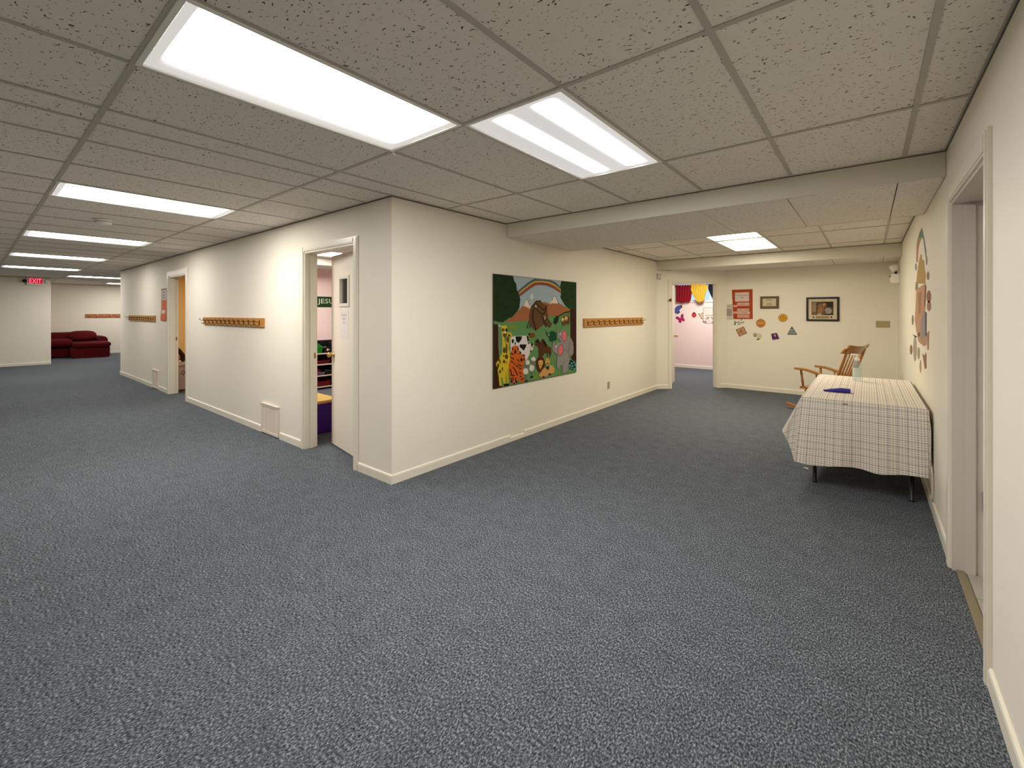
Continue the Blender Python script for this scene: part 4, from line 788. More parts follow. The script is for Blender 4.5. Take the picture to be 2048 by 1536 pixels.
# leaf of door 1: hinged on the right, ajar into the classroom
leaf_a = math.atan2(2.50 - 2.352, -4.575 + 3.697)
fx = Vector((math.cos(leaf_a), math.sin(leaf_a), 0)); fn = Vector((fx.y, -fx.x, 0))
if fn.y > 0: fn = -fn
FL = Frame((-3.700, 2.356, 0), fx, (0, 0, 1), fn)        # u runs from the hinge to the free edge, h toward the hall
lf = MB(); LW = 0.885
wu0, wu1, wz0, wz1 = 0.40, 0.628, 1.53, 1.80
for a, b, c, d in ((0, wu0, 0.012, 2.06), (wu1, LW, 0.012, 2.06), (wu0, wu1, 0.012, wz0), (wu0, wu1, wz1, 2.06)): slab(lf, FL, a, b, c, d, -0.040, 0)
leaf = lf.build('door_leaf', M_door, d1)
mb = MB()
for a, b, c, d in ((wu0 - 0.025, wu0 + 0.008, wz0 - 0.025, wz1 + 0.025), (wu1 - 0.008, wu1 + 0.025, wz0 - 0.025, wz1 + 0.025), (wu0 + 0.008, wu1 - 0.008, wz0 - 0.025, wz0 + 0.008), (wu0 + 0.008, wu1 - 0.008, wz1 - 0.008, wz1 + 0.025)): slab(mb, FL, a, b, c, d, -0.05, 0.012)
mb.build('window_bead', M_trim, leaf)
m_glass, nt, b_ = nodes('clear_glass')
for n in list(nt.nodes):
    if n.type != 'OUTPUT_MATERIAL': nt.nodes.remove(n)
g1 = nt.nodes.new('ShaderNodeBsdfTransparent'); g1.inputs[0].default_value = (0.93, 0.96, 0.95, 1); g2 = nt.nodes.new('ShaderNodeBsdfGlossy'); g2.inputs['Roughness'].default_value = 0.02; mxs = nt.nodes.new('ShaderNodeMixShader'); fr_ = nt.nodes.new('ShaderNodeFresnel'); fr_.inputs[0].default_value = 1.5
nt.links.new(fr_.outputs[0], mxs.inputs[0]); nt.links.new(g1.outputs[0], mxs.inputs[1]); nt.links.new(g2.outputs[0], mxs.inputs[2]); nt.links.new(mxs.outputs[0], nt.nodes['Material Output'].inputs[0])
mb = MB(); slab(mb, FL, wu0 + 0.004, wu1 - 0.004, wz0 + 0.004, wz1 - 0.004, -0.022, -0.018); mb.build('glass_pane', m_glass, leaf)
def knob(fr, u, z, h0, sgn, parent):
    mb = MB(); c = fr.at(u, z, h0)
    ax = fr.n * sgn
    prof = [(0.030, 0.0), (0.030, 0.006), (0.012, 0.010), (0.011, 0.030), (0.022, 0.036), (0.029, 0.048), (0.026, 0.060), (0.012, 0.066), (0.0005, 0.067)]
    e1 = fr.a; e2 = fr.b; n = 16; i0 = len(mb.v)
    for r, zz in prof:
        for j in range(n):
            a = 2 * PI * j / n; mb.v.append(tuple(c + ax * zz + e1 * r * math.cos(a) + e2 * r * math.sin(a)))
    for k in range(len(prof) - 1):
        for j in range(n):
            a = i0 + k * n + j; b = i0 + k * n + (j + 1) % n
            mb.f.append((a, b, b + n, a + n)); mb.c.append(None); mb.sm.append(True); mb.uv.append(None)
    return mb.build('knob', M_knob, parent)
knob(FL, LW - 0.06, 0.985, 0, 1, leaf); knob(FL, LW - 0.06, 0.985, -0.04, -1, leaf)
mb = MB(); mb.box(D1[0] + 0.018, D1[0] + 0.0205, 2.285, 2.345, 0.95, 1.01); mb.build('strike_plate', M_brass, d1)

d2 = sroot('door_2', (-9.15, 2.235, 0))
casing_set(d2, FA, D2[0], D2[1], D2[2], 0.085, 0.128)
mb = MB(); mb.box(D2[0] + 0.018, D2[0] + 0.0205, 2.285, 2.345, 0.95, 1.01); mb.build('strike_plate', M_brass, d2)
mb = MB(); mb.box(D2[1] - 0.03, D2[1] - 0.019, 2.30, 2.36, 1.70, 1.79); mb.tube([(D2[1] - 0.035, 2.365, 1.69), (D2[1] - 0.035, 2.365, 1.80)], 0.008); mb.build('hinge', M_hook, d2)
# leaf of door 2 folded back against the room side of the wall
mb = MB(); mb.box(D2[1] + 0.0, D2[1] + 0.04, 2.385, 3.25, 0.012, 2.06, b=0.003); mb.build('door_leaf', M_door, d2)

d3 = sroot('door_3', tuple(FD.at(0.71, 0)))
casing_set(d3, FD, UD[0], UD[1], UD[2], 0.062, 0.128)
FL3 = Frame(FD.at(UD[0] + 0.025, 0, -0.135), (-0.3, 0.95, 0), (0, 0, 1), (1, 0, 0))
_a = Vector((-0.2, 0.98, 0)).normalized(); FL3.a = _a; FL3.n = Vector((_a.y, -_a.x, 0))
mb = MB(); slab(mb, FL3, 0.0, 0.82, 0.012, 2.0, -0.04, 0); leaf3 = mb.build('door_leaf', M_door, d3)
knob(FL3, 0.76, 0.96, 0, 1, leaf3)
mb = MB(); slab(mb, FD, UD[0] - 0.05, UD[0] - 0.005, 1.66, 1.70, 0.02, 0.034); poly_slab(mb, FD, [(UD[0] - 0.075, 1.67), (UD[0] - 0.02, 1.665), (UD[0] - 0.012, 1.72)], 0.034, 0.05); mb.build('hinge_pin_stop', M_hook, d3)

d4 = sroot('door_4', (0.37, 3.045, 0))
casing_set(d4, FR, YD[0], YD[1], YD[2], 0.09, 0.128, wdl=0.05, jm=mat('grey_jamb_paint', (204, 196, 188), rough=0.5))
mb = MB(); mb.box(0.502, 0.542, YD[0] + 0.02, YD[1] - 0.02, 0.015, 2.03, b=0.003); mb.build('door_leaf', M_door, d4)
mb = MB(); mb.box(0.484, 0.500, YD[1] - 0.032, YD[1] - 0.02, 0.36, 0.47); mb.build('hinge', M_dark, d4)

# ---------------------------------------------------------------- ceiling lights
LM = {'A': M_lensA, 'B': M_lensB, 'C': M_lensC, 'D': M_lensD, 'E': M_lensE, '3': M_lens3, '4': M_lens4, '5': M_lens5, '6': M_lens6, 'P': M_lensP, 'R': M_lensFill}
LL = {0: ('large fluorescent ceiling light nearest the camera, almost wholly white', ), 1: ('fluorescent ceiling light with two bright tube stripes and a grey side', ),
      2: ('bright white ceiling light third along the hall, before the smoke detector',), 3: ('bright ceiling strip just beyond the smoke detector in the hall',), 4: ('bright ceiling strip fourth down the hall, two beyond the smoke detector',),
      5: ('bright ceiling strip above and in front of the red exit sign',), 6: ('short bright ceiling strip ending at the far corner of the hall wall',), 7: ('farthest ceiling light, small strip above the sofa recess',),
      10: ('added unseen ceiling light behind the camera, filling the near room',), 11: ('added unseen ceiling light behind the camera, filling the hall',),
      8: ('dim ceiling light partly hidden behind the nearer ceiling beam',), 9: ('warm ceiling light between the two ceiling beams',)}
def ceiling_light(x, y, z, lens, label, group='fluorescent ceiling lights'):
    r = thing('ceiling_light', label, 'ceiling light', (x, y, z), 0, group)
    fr = MB(); a, b = 0.303, 0.608; i, j = 0.283, 0.588
    for q in ((-a, a, -b, -j), (-a, a, j, b), (-a, -i, -j, j), (i, a, -j, j)): fr.box(q[0], q[1], q[2], q[3], -0.004, 0.012, b=0.002)
    f = fr.build('frame', M_white, r, local=True)
    ho = MB(); ho.box(-a, a, -b, b, 0.02, 0.04); ho.build('housing', M_white, r, local=True)
    d = MB(); d.face([(-i, -j, 0.004), (-i, j, 0.004), (i, j, 0.004), (i, -j, 0.004)]); d.build('diffuser', LM[lens], r, local=True)
    return r
for k, (x, y, t) in enumerate(LIGHTS):
    cl_ = ceiling_light(x, y, H, t, LL[k][0])
    if k == 0:
        mb = MB(); mb.tube([(-0.285, 0.600, -0.003), (-0.287, 0.606, -0.016), (-0.280, 0.612, -0.026)], 0.002, 6); mb.build('latch_clip', M_white, cl_, local=True)
ceiling_light(-7.05, 3.5, H + 0.005, 'P', 'ceiling light glimpsed through the half open classroom door', 'side room ceiling lights')
ceiling_light(-2.95, 10.5, H + 0.005, 'P', 'ceiling light inside the pink room past the far doorway', 'side room ceiling lights')
ceiling_light(-11.4, 3.3, H + 0.005, 'D', 'ceiling light inside the orange room past the second door', 'side room ceiling lights')
# ---------------------------------------------------------------- mural, racks, vents and small wall fittings
def clampp(p):
    f = lambda t: 0.003 if t < 0.03 else 0.997 if t > 0.965 else t
    return (f(p[0]), f(p[1]))
def clampin(p): return (min(0.994, max(0.006, p[0])), min(0.994, max(0.006, p[1])))
EDGE = ((160, 178, 186), (28, 50, 22), (30, 56, 22), (56, 29, 15))
MU = (3.511, 5.225, 0.629, 1.857)
mu = thing('mural_board', 'large painted mural board of an ark, rainbow and pairs of animals', 'mural', (-3.11, 4.368, 0.629))
mb = MB(); slab(mb, FB, MU[0], MU[1], MU[2], MU[3], 0.001, 0.012, (58, 48, 32)); bd = mb.build('board', M_paint, mu)
mb = MB()
def muv(p, c): p = clampp(p) if c in EDGE else clampin(p); return (MU[0] + p[0] * (MU[1] - MU[0]), MU[2] + p[1] * (MU[3] - MU[2]))
paint(mb, FB, [((94, 138, 84), rect(MU[0] + 0.004, MU[2] + 0.004, MU[1] - 0.004, MU[3] - 0.004))] + [(c, [muv(p, c) for p in pts]) for c, pts in MURAL], 0.0122, 0.00003)
mb.build('painting', M_paint, mu)

def hook_mesh(fr, u, z, h, parent):
    mb = MB()
    slab(mb, fr, u - 0.009, u + 0.009, z - 0.035, z + 0.025, h, h + 0.003)
    P = lambda o, dz: fr.at(u, z + dz, h + o)
    mb.tube([P(0.002, 0.0), P(0.03, 0.004), P(0.058, 0.008), P(0.072, 0.016), P(0.078, 0.034)], [0.005, 0.0045, 0.0042, 0.004, 0.006], 6)
    mb.tube([P(0.002, -0.012), P(0.014, -0.034), P(0.028, -0.045), P(0.042, -0.040), P(0.048, -0.024)], [0.0045, 0.004, 0.004, 0.004, 0.0055], 6)
    return mb.build('hook', M_hook, parent)
def coat_rack(fr, u0, u1, z0, z1, n, label, m=None, first=0.10):
    r = thing('coat_rack', label, 'coat rack', tuple(fr.at((u0 + u1) / 2, z0, 0)), 0, 'wooden coat racks on the walls')
    mb = MB(); slab(mb, fr, u0, u1, z0, z1, 0.0, 0.018); slab(mb, fr, u0 + 0.004, u1 - 0.004, z0 + 0.004, z1 - 0.004, 0.018, 0.021); mb.build('board', m or M_oakx, r)
    zc = (z0 + z1) / 2 + 0.005; us = [u0 + first + (u1 - u0 - 2 * first) * k / (n - 1) for k in range(n)]
    h = hook_mesh(fr, us[0], zc, 0.021, r)
    for u in us[1:]: inst(h, r, fr.a * (u - us[0]))
    return r
coat_rack(FA, -7.77, -5.63, 1.266, 1.376, 13, 'oak coat rack with curved dark hooks between the two corridor doors')
coat_rack(FA, -12.70, -10.53, 1.272, 1.39, 12, 'oak coat rack beyond the second corridor door, left of the orange notice')
coat_rack(FB, 5.425, 7.50, 1.234, 1.36, 12, 'oak coat rack with dark hooks right of the painted mural')
FBK = Frame((-21.0, 0, 0), (0, 1, 0), (0, 0, 1), (1, 0, 0))
pr = thing('coat_rack', 'reddish wooden peg rail on the back wall above the red sofa', 'coat rack', (-21.0, 3.3, 1.27), 0, 'wooden coat racks on the walls')
mb = MB(); slab(mb, FBK, 2.52, 4.2, 1.272, 1.40, 0, 0.02); mb.build('board', mat('reddish_board', (170, 104, 62), rough=0.5, noise=0.2, nscale=6), pr)
pg = None
for k in range(9):
    if pg is None:
        mb = MB(); mb.tube([(-20.98, 2.64, 1.335), (-20.93, 2.64, 1.345), (-20.915, 2.64, 1.35)], [0.011, 0.009, 0.014], 8); pg = mb.build('peg', M_oak, pr)
    else: inst(pg, pr, (0, 0.178 * k, 0))

def vent(u0, u1, z1, label):
    r = thing('wall_vent', label, 'vent', tuple(FA.at((u0 + u1) / 2, 0.004, 0)), 0, 'white return air vents along the baseboard')
    z0 = 0.012
    mb = MB(); e = 0.028
    for a, b, c, d in ((u0, u1, z0, z0 + e), (u0, u1, z1 - e, z1), (u0, u0 + e, z0 + e, z1 - e), (u1 - e, u1, z0 + e, z1 - e)): slab(mb, FA, a, b, c, d, 0.0005, 0.020)
    slab(mb, FA, u0 - 0.002, u1 + 0.002, z1 - 0.006, z1 + 0.004, 0.0005, 0.026)
    mb.build('frame', M_vent, r)
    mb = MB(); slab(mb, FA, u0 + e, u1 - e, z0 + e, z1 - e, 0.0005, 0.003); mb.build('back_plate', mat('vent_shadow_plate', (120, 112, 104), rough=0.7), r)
    for k in (1, 2, 3):
        uu = u0 + e + (u1 - u0 - 2 * e) * k / 4
        mb = MB(); slab(mb, FA, uu - 0.006, uu + 0.006, z0 + e, z1 - e, 0.003, 0.0175); mb.build('mullion', M_vent, r)
    n = 21; first = None; dz = (z1 - z0 - 2 * e) / n
    for k in range(n):
        if first is None:
            mb = MB(); za = z0 + e
            p = [FA.at(u, z, h) for u in (u0 + e, u1 - e) for z, h in ((za, 0.016), (za + 0.003, 0.0165), (za + dz * 0.74, 0.005), (za + dz * 0.74 - 0.003, 0.0045))]
            i = len(mb.v); mb.v += [tuple(q) for q in p]
            for f in ((0, 1, 2, 3), (7, 6, 5, 4), (0, 4, 5, 1), (1, 5, 6, 2), (2, 6, 7, 3), (3, 7, 4, 0)): mb.f.append(tuple(i + t for t in f)); mb.c.append(None); mb.sm.append(False); mb.uv.append(None)
            first = mb.build('louver', M_vent, r)
        else: inst(first, r, (0, 0, dz * k))
    mb = MB(); slab(mb, FA, u0 + 0.004, u1 - 0.02, 0.0012, 0.0115, 0.001, 0.017); mb.build('bottom_gap', M_dark, r)
    return r
vent(-5.695, -5.225, 0.357, 'white louvered wall vent at the floor just left of the nearest door')
vent(-10.73, -10.29, 0.354, 'white louvered wall vent at the floor left of the far corridor door')

def plate(fr, u0, u1, z0, z1, m, label, cat, name, outlet):
    r = thing(name, label, cat, tuple(fr.at((u0 + u1) / 2, z0, 0)))
    mb = MB(); slab(mb, fr, u0, u1, z0, z1, 0.0005, 0.004); slab(mb, fr, u0 + 0.004, u1 - 0.004, z0 + 0.004, z1 - 0.004, 0.004, 0.0055); mb.build('cover_plate', m, r)
    uc, zc = (u0 + u1) / 2, (z0 + z1) / 2
    if outlet:
        for dz in (-0.02, 0.02):
            mb = MB(); poly_slab(mb, fr, circ(uc, zc + dz, 0.016, 14), 0.0055, 0.0075); slab(mb, fr, uc - 0.008, uc - 0.005, zc + dz - 0.004, zc + dz + 0.006, 0.0075, 0.0078); mb.build('socket', m, r)
    else:
        for k in range(3):
            uu = u0 + (u1 - u0) * (k + 0.5) / 3
            mb = MB(); slab(mb, fr, uu - 0.005, uu + 0.005, zc - 0.012, zc + 0.012, 0.0055, 0.009); mb.build('toggle', m, r)
    return r
plate(FB, 6.172, 6.242, 0.27, 0.38, M_beige, 'small beige power outlet low on the wall below the coat rack', 'outlet', 'power_outlet', True)
plate(FF, 0.10, 0.272, 1.205, 1.31, M_beige, 'beige triple light switch plate on the far wall, above the rocking chair', 'switch', 'light_switch', False)

# smoke detector
r = thing('smoke_detector', 'round white smoke detector on the hall ceiling', 'smoke detector', (-6.30, 0.90, H - 0.0005))
mb = MB(); mb.lathe([(0.0, 0), (0.085, 0), (0.085, -0.012), (0.078, -0.016)], 28); mb.build('base', M_white, r, local=True)
mb = MB(); mb.lathe([(0.07, -0.016), (0.068, -0.034), (0.052, -0.046), (0.03, -0.05), (0.0, -0.05)], 28); mb.build('cover', M_white, r, local=True)
mb = MB(); mb.lathe([(0.0705, -0.022), (0.0708, -0.0245)], 28); mb.build('sensor_slot', M_dark, r, local=True)

# exit sign with two lamp heads
FE = Frame((-17.9, 0, 0), (0, 1, 0), (0, 0, 1), (1, 0, 0))
r = thing('exit_sign', 'lit red exit sign with twin lamp heads on the end wall', 'exit sign', (-17.9, 1.15, 2.21))
mb = MB(); slab(mb, FE, 0.99, 1.31, 2.205, 2.415, 0.0, 0.055); slab(mb, FE, 0.995, 1.305, 2.21, 2.41, 0.055, 0.06); mb.build('body', M_white, r)
mb = MB(); slab(mb, FE, 1.02, 1.28, 2.245, 2.395, 0.06, 0.063); mb.build('red_panel', emit('exit_red_panel', (200, 0, 36), 0.5), r)
mb = MB(); text(mb, FE, 'EXIT', 1.15, 2.32, 0.225, 0.125, 0.0634, None); mb.build('lettering', emit('exit_letters', (255, 120, 150), 1.25), r)
for yy, s in ((0.945, -1), (1.37, 1)):
    mb = MB(); mb.tube([(-17.87, 1.15 + s * 0.15, 2.31), (-17.86, yy, 2.31)], 0.012, 8)
    mb.build('lamp_arm', M_white, r)
    mb = MB(); mb.tube([(-17.90, yy, 2.318), (-17.85, yy, 2.316), (-17.80, yy, 2.312), (-17.79, yy, 2.312)], [0.024, 0.036, 0.046, 0.03], 12); mb.build('lamp_head', M_dark if s < 0 else M_white, r)

# emergency light on the right wall
r = thing('emergency_light', 'white twin head emergency light high on the right wall, far end', 'emergency light', (0.37, 8.78, 1.88))
mb = MB(); mb.box(0.275, 0.3695, 8.66, 8.92, 1.88, 2.02, b=0.008); mb.build('battery_box', M_white, r)
mb = MB(); mb.box(0.262, 0.275, 8.68, 8.90, 1.90, 1.985, b=0.003); mb.build('front_cover', M_white, r)
for yy in (8.71, 8.87):
    mb = MB(); mb.tube([(0.33, yy, 2.02), (0.325, yy, 2.06)], 0.012, 8); mb.build('swivel', M_dark, r)
    mb = MB(); mb.tube([(0.352, yy, 2.125), (0.33, yy, 2.12), (0.285, yy, 2.10), (0.262, yy, 2.09)], [0.028, 0.05, 0.056, 0.056], 14); lh = mb.build('lamp_head', M_white, r)
    mb = MB(); mb.tube([(0.263, yy, 2.0905), (0.2585, yy, 2.0885)], [0.045, 0.045], 14); mb.build('lamp_lens', m_glass, lh)
mb = MB(); mb.tube([(0.25, 8.79, 1.99), (0.262, 8.79, 1.99)], [0.006, 0.01], 8); mb.build('test_button', M_dark, r)

# white motion sensor at the top of the diagonal wall
r = thing('motion_sensor', 'small white sensor high in the corner left of the far doorway', 'sensor', tuple(FD.at(0.03, 2.08)))
mb = MB(); slab(mb, FD, 0.004, 0.075, 2.075, 2.185, 0.0005, 0.03); slab(mb, FD, 0.010, 0.069, 2.081, 2.179, 0.03, 0.036); mb.build('case', mat('sensor_plastic', (206, 196, 188), rough=0.5), r)
for a, b in ((0.062, 2.16), (0.05, 2.088)):
    mb = MB(); poly_slab(mb, FD, circ(a, b, 0.007, 10), 0.036, 0.039); mb.build('screw', M_dark, r)

# orange notice beside the second door, its foot curling off the wall
r = thing('notice_sheet', 'narrow orange notice with white labels left of the far corridor door', 'notice', (-9.96, 2.235, 1.30))
def curl(u, v): return (-10.14 + 0.36 * u - (0.05 * (1 - u) * max(0, 0.35 - v)), 2.235 - 0.004 - 0.03 * max(0.0, 0.5 - v) ** 1.5 - 0.004 * math.sin(u * PI), 1.30 + 0.58 * v)
mb = MB(); mb.grid(curl, 6, 14, True, None, (206, 104, 62)); mb.build('sheet', M_print, r)
def curl2(u0, u1, v0, v1, col):
    mb = MB(); mb.grid(lambda a, b: tuple(q - (0, 0.0015, 0)[k] for k, q in enumerate(curl(u0 + (u1 - u0) * a, v0 + (v1 - v0) * b))), 3, 4, True, None, col); mb.build('pasted_label', M_print, r)
curl2(0.16, 0.96, 0.64, 0.96, (206, 192, 192)); curl2(0.16, 0.8, 0.22, 0.33, (228, 206, 188))
curl2(0.0, 1.0, 0.97, 1.0, (120, 70, 66))
mb = MB()
for v in (0.88, 0.79, 0.71): mb.grid(lambda a, b: tuple(q - (0, 0.003, 0)[k] for k, q in enumerate(curl(0.38 + 0.3 * a, v + 0.03 * b))), 3, 1, False, None, (104, 92, 96))
mb.build('print', M_print, r)

# paper on the door leaf
r = thing('paper_sign', 'white paper sign taped to the nearest classroom door under its window', 'sign', tuple(FL.at(0.52, 1.17)))
mb = MB(); slab(mb, FL, 0.405, 0.630, 1.168, 1.462, 0.0006, 0.0018, (234, 226, 218)); mb.build('sheet', M_print, r)
mb = MB()
FLm = Frame(FL.at(0, 0), FL.a * -1, FL.b, FL.n)
text(mb, FLm, "Pre-K's", -0.52, 1.418, 0.13, 0.026, 0.0020, (120, 108, 104)); text(mb, FLm, 'Kid', -0.52, 1.379, 0.06, 0.026, 0.0020, (112, 100, 96)); text(mb, FLm, "3's", -0.52, 1.340, 0.06, 0.025, 0.0020, (112, 100, 96)); text(mb, FLm, 'x', -0.515, 1.251, 0.018, 0.012, 0.0020, (150, 138, 132))
mb.build('lettering', M_print, r)

# ---------------------------------------------------------------- far wall notices
r = thing('orange_poster', 'orange poster with white text panels on the far wall beside the doorway', 'poster', (-1.85, 9.2, 1.32))
mb = MB(); poly_slab(mb, FF, [(-2.026, 1.882), (-1.673, 1.884), (-1.669, 1.325), (-2.0, 1.322)], 0.001, 0.003, (172, 58, 26)); mb.build('sheet', M_print, r)
for k, (a, b, c, d) in enumerate(((-1.972, 1.655, -1.731, 1.828), (-1.932, 1.575, -1.727, 1.632), (-1.932, 1.470, -1.729, 1.520), (-1.930, 1.413, -1.718, 1.463), (-1.930, 1.352, -1.727, 1.398))):
    mb = MB(); slab(mb, FF, a, c, b, d, 0.0031, 0.0042, (214, 196, 188) if k == 0 else (222, 186, 168)); pl = mb.build('text_panel', M_print, r)
    mb = MB()
    if k == 0: text(mb, FF, 'The Cornerstone', -1.85, 1.776, 0.205, 0.026, 0.0045, (92, 84, 76)); text(mb, FF, 'Class', -1.85, 1.733, 0.06, 0.022, 0.0045, (100, 92, 84))
    else:
        for q in range(4): slabw = 0.03 + 0.012 * ((q * 7 + k) % 3); slab(mb, FF, a + 0.018 + q * 0.045, a + 0.018 + q * 0.045 + slabw, (b + d) / 2 - 0.007, (b + d) / 2 + 0.007, 0.0043, 0.0045, (150, 116, 104))
    mb.build('print', M_print, pl)
for a, b in ((-2.0, 1.572), (-2.0, 1.448)):
    mb = MB(); slab(mb, FF, a, a + 0.068, b - 0.022, b + 0.02, 0.0031, 0.0042, (216, 160, 140)); mb.build('text_panel', M_print, r)
r = thing('parents_notice', 'white parents notice overlapping the left edge of the orange poster', 'notice', (-2.1, 9.2, 1.32))
mb = MB(); poly_slab(mb, FF, [(-2.195, 1.602), (-2.015, 1.61), (-1.995, 1.318), (-2.195, 1.318)], 0.0046, 0.006, (206, 196, 178)); mb.build('sheet', M_print, r)
mb = MB(); text(mb, FF, 'Parents:', -2.095, 1.565, 0.13, 0.028, 0.0064, (58, 50, 54))
slab(mb, FF, -2.17, -2.02, 1.38, 1.52, 0.0061, 0.0062, (176, 164, 152))
for k in range(9): slab(mb, FF, -2.165, -2.03 + 0.01 * ((k * 5) % 3) - 0.01, 1.505 - k * 0.0145, 1.511 - k * 0.0145, 0.0063, 0.0064, (134, 124, 118))
mb.build('print', M_print, r)
for a, b in ((-2.188, 1.597), (-2.03, 1.597), (-2.188, 1.325), (-2.03, 1.325)):
    mb = MB(); poly_slab(mb, FF, circ(a, b, 0.006, 8), 0.006, 0.010); mb.build('thumb_tack', M_brass, r)
r = thing('framed_notice', 'small olive framed notice on the far wall right of the orange poster', 'framed notice', (-1.394, 9.2, 1.517))
mb = MB(); u0, u1, z0, z1 = -1.546, -1.246, 1.518, 1.742
for a, b, c, d in ((u0, u1, z0, z0 + 0.044), (u0, u1, z1 - 0.038, z1), (u0, u0 + 0.038, z0 + 0.044, z1 - 0.038), (u1 - 0.044, u1, z0 + 0.044, z1 - 0.038)): slab(mb, FF, a, b, c, d, 0.001, 0.014); 
mb.build('frame', M_olive, r)
mb = MB(); slab(mb, FF, u0 + 0.03, u1 - 0.03, z0 + 0.03, z1 - 0.03, 0.001, 0.006, (206, 192, 164)); pp = mb.build('paper', M_print, r)
mb = MB()
for a, b, zz in ((-1.455, -1.35, 1.678), (-1.44, -1.36, 1.612), (-1.45, -1.352, 1.585)): slab(mb, FF, a, b, zz - 0.007, zz + 0.007, 0.0061, 0.0063, (148, 134, 104))
mb.build('print', M_print, pp)
r = thing('framed_picture', 'black framed sepia picture with cream mat on the far wall', 'framed picture', (-0.604, 9.2, 1.30))
u0, u1, z0, z1 = -0.835, -0.373, 1.300, 1.710
mb = MB()
for a, b, c, d in ((u0, u1, z0, z0 + 0.03), (u0, u1, z1 - 0.03, z1), (u0, u0 + 0.03, z0 + 0.03, z1 - 0.03), (u1 - 0.03, u1, z0 + 0.03, z1 - 0.03)): slab(mb, FF, a, b, c, d, 0.001, 0.022)
mb.build('frame', mat('black_lacquer', (14, 8, 10), rough=0.25, spec=0.5), r)
mb = MB(); slab(mb, FF, u0 + 0.025, u1 - 0.025, z0 + 0.025, z1 - 0.025, 0.001, 0.008, (206, 192, 166))
for s in (-0.732, -0.482): poly_slab(mb, FF, [(s - 0.016, 1.365), (s, 1.348), (s + 0.016, 1.365), (s, 1.382)], 0.008, 0.0082, (24, 18, 12))
mt = mb.build('mat_board', M_print, r)
mb = MB(); pp = [((82, 64, 40), rect(-0.759, 1.402, -0.453, 1.633)), ((146, 128, 98), rect(-0.75, 1.45, -0.695, 1.62)), ((112, 92, 62), rect(-0.75, 1.405, -0.69, 1.46)), ((42, 30, 16), rect(-0.60, 1.54, -0.455, 1.632))]
pp += [((136, 94, 54), circ(-0.625, 1.545, 0.05, 14, 0.05)), ((150, 108, 66), circ(-0.63, 1.47, 0.045, 14, 0.06)), ((120, 84, 54), circ(-0.57, 1.57, 0.028, 12, 0.04)), ((190, 156, 116), circ(-0.583, 1.585, 0.014, 10, 0.022)), ((150, 146, 134), circ(-0.525, 1.475, 0.052, 14, 0.055)), ((172, 160, 140), rect(-0.68, 1.403, -0.62, 1.43)), ((40, 32, 34), rect(-0.58, 1.403, -0.455, 1.425)), ((112, 78, 60), circ(-0.585, 1.45, 0.03, 10, 0.035))]
paint(mb, FF, pp, 0.0083); mb.build('picture_print', M_print, mt)
mb = MB(); slab(mb, FF, -0.70, -0.515, 1.345, 1.386, 0.008, 0.011); mb.build('name_plaque', mat('brass_plaque', (150, 130, 96), rough=0.4, metal=0.3), mt)

# cut-out stickers on the far wall
def sticker(name, polys, label, cat='wall sticker', fr=FF, group='cut-out stickers on the far wall', base=None):
    pts = [p for c, q in polys for p in q]; uc = sum(p[0] for p in pts) / len(pts); zc = min(p[1] for p in pts)
    mb = MB()
    poly_slab(mb, fr, polys[0][1], 0.0004, 0.0016, polys[0][0]); paint(mb, fr, polys[1:], 0.00165)
    return tag(mb.build(name, M_print, None, loc=tuple(fr.at(uc, zc))), label, cat, group)
o = sticker('round_sticker', [((176, 116, 40), circ(-1.539, 1.25, 0.077, 24, 0.08)), ((196, 132, 52), circ(-1.539, 1.25, 0.066, 22, 0.069))], 'round orange sticker with three rows of lettering under the orange poster')
FFm = Frame((1.539, 9.2, 0), (1, 0, 0), (0, 0, 1), (0, -1, 0))
mb = MB(); text(mb, FF, 'JESUS', -1.539, 1.287, 0.09, 0.028, 0.0018, (150, 76, 8)); text(mb, FF, 'LOVES', -1.539, 1.250, 0.10, 0.03, 0.0018, (238, 178, 100)); text(mb, FF, 'KIDS', -1.539, 1.213, 0.085, 0.028, 0.0018, (140, 74, 8)); mb.build('lettering', M_print, o)
sun = [(-1.187 + (0.080 if k % 2 else 0.066) * math.cos(PI * k / 12), 1.349 + (0.080 if k % 2 else 0.066) * math.sin(PI * k / 12)) for k in range(24)]
sticker('sun_sticker', [((178, 134, 36), sun), ((214, 160, 50), circ(-1.187, 1.349, 0.060, 22)), ((196, 138, 10), circ(-1.187, 1.349, 0.049, 22))], 'yellow sun sticker with pointed rays on the far wall')
sq = FAR['SQUARE']; sc_ = (sum(p[0] for p in sq) / 4, sum(p[1] for p in sq) / 4)
inn = lambda k: [(sc_[0] + (p[0] - sc_[0]) * k, sc_[1] + (p[1] - sc_[1]) * k) for p in sq]
sticker('square_sticker', [((128, 84, 48), sq), ((198, 148, 108), inn(0.82)), ((150, 112, 72), circ(sc_[0] - 0.005, sc_[1] + 0.01, 0.026, 10, 0.03)), ((170, 120, 84), circ(sc_[0] + 0.025, sc_[1] - 0.02, 0.022, 8)), ((148, 104, 80), circ(sc_[0] - 0.03, sc_[1] - 0.025, 0.016, 8))], 'tilted brown square picture sticker below the orange poster')
sticker('sheep_sticker', [((206, 194, 168), FAR['SHEEPB']), ((176, 162, 142), FAR['SHEEPH']), ((140, 124, 108), FAR['SHEEPF']), ((30, 24, 14), FAR['SHEEPL'])], 'white lamb sticker with grey face and black feet')
sticker('book_sticker', [((78, 34, 86), FAR['BIBLE']), ((216, 196, 206), FAR['BIBLEP']), ((196, 158, 186), FAR['BIBLEC']), ((196, 158, 186), FAR['BIBLEX'])], 'purple book sticker with a pale cross on its cover')
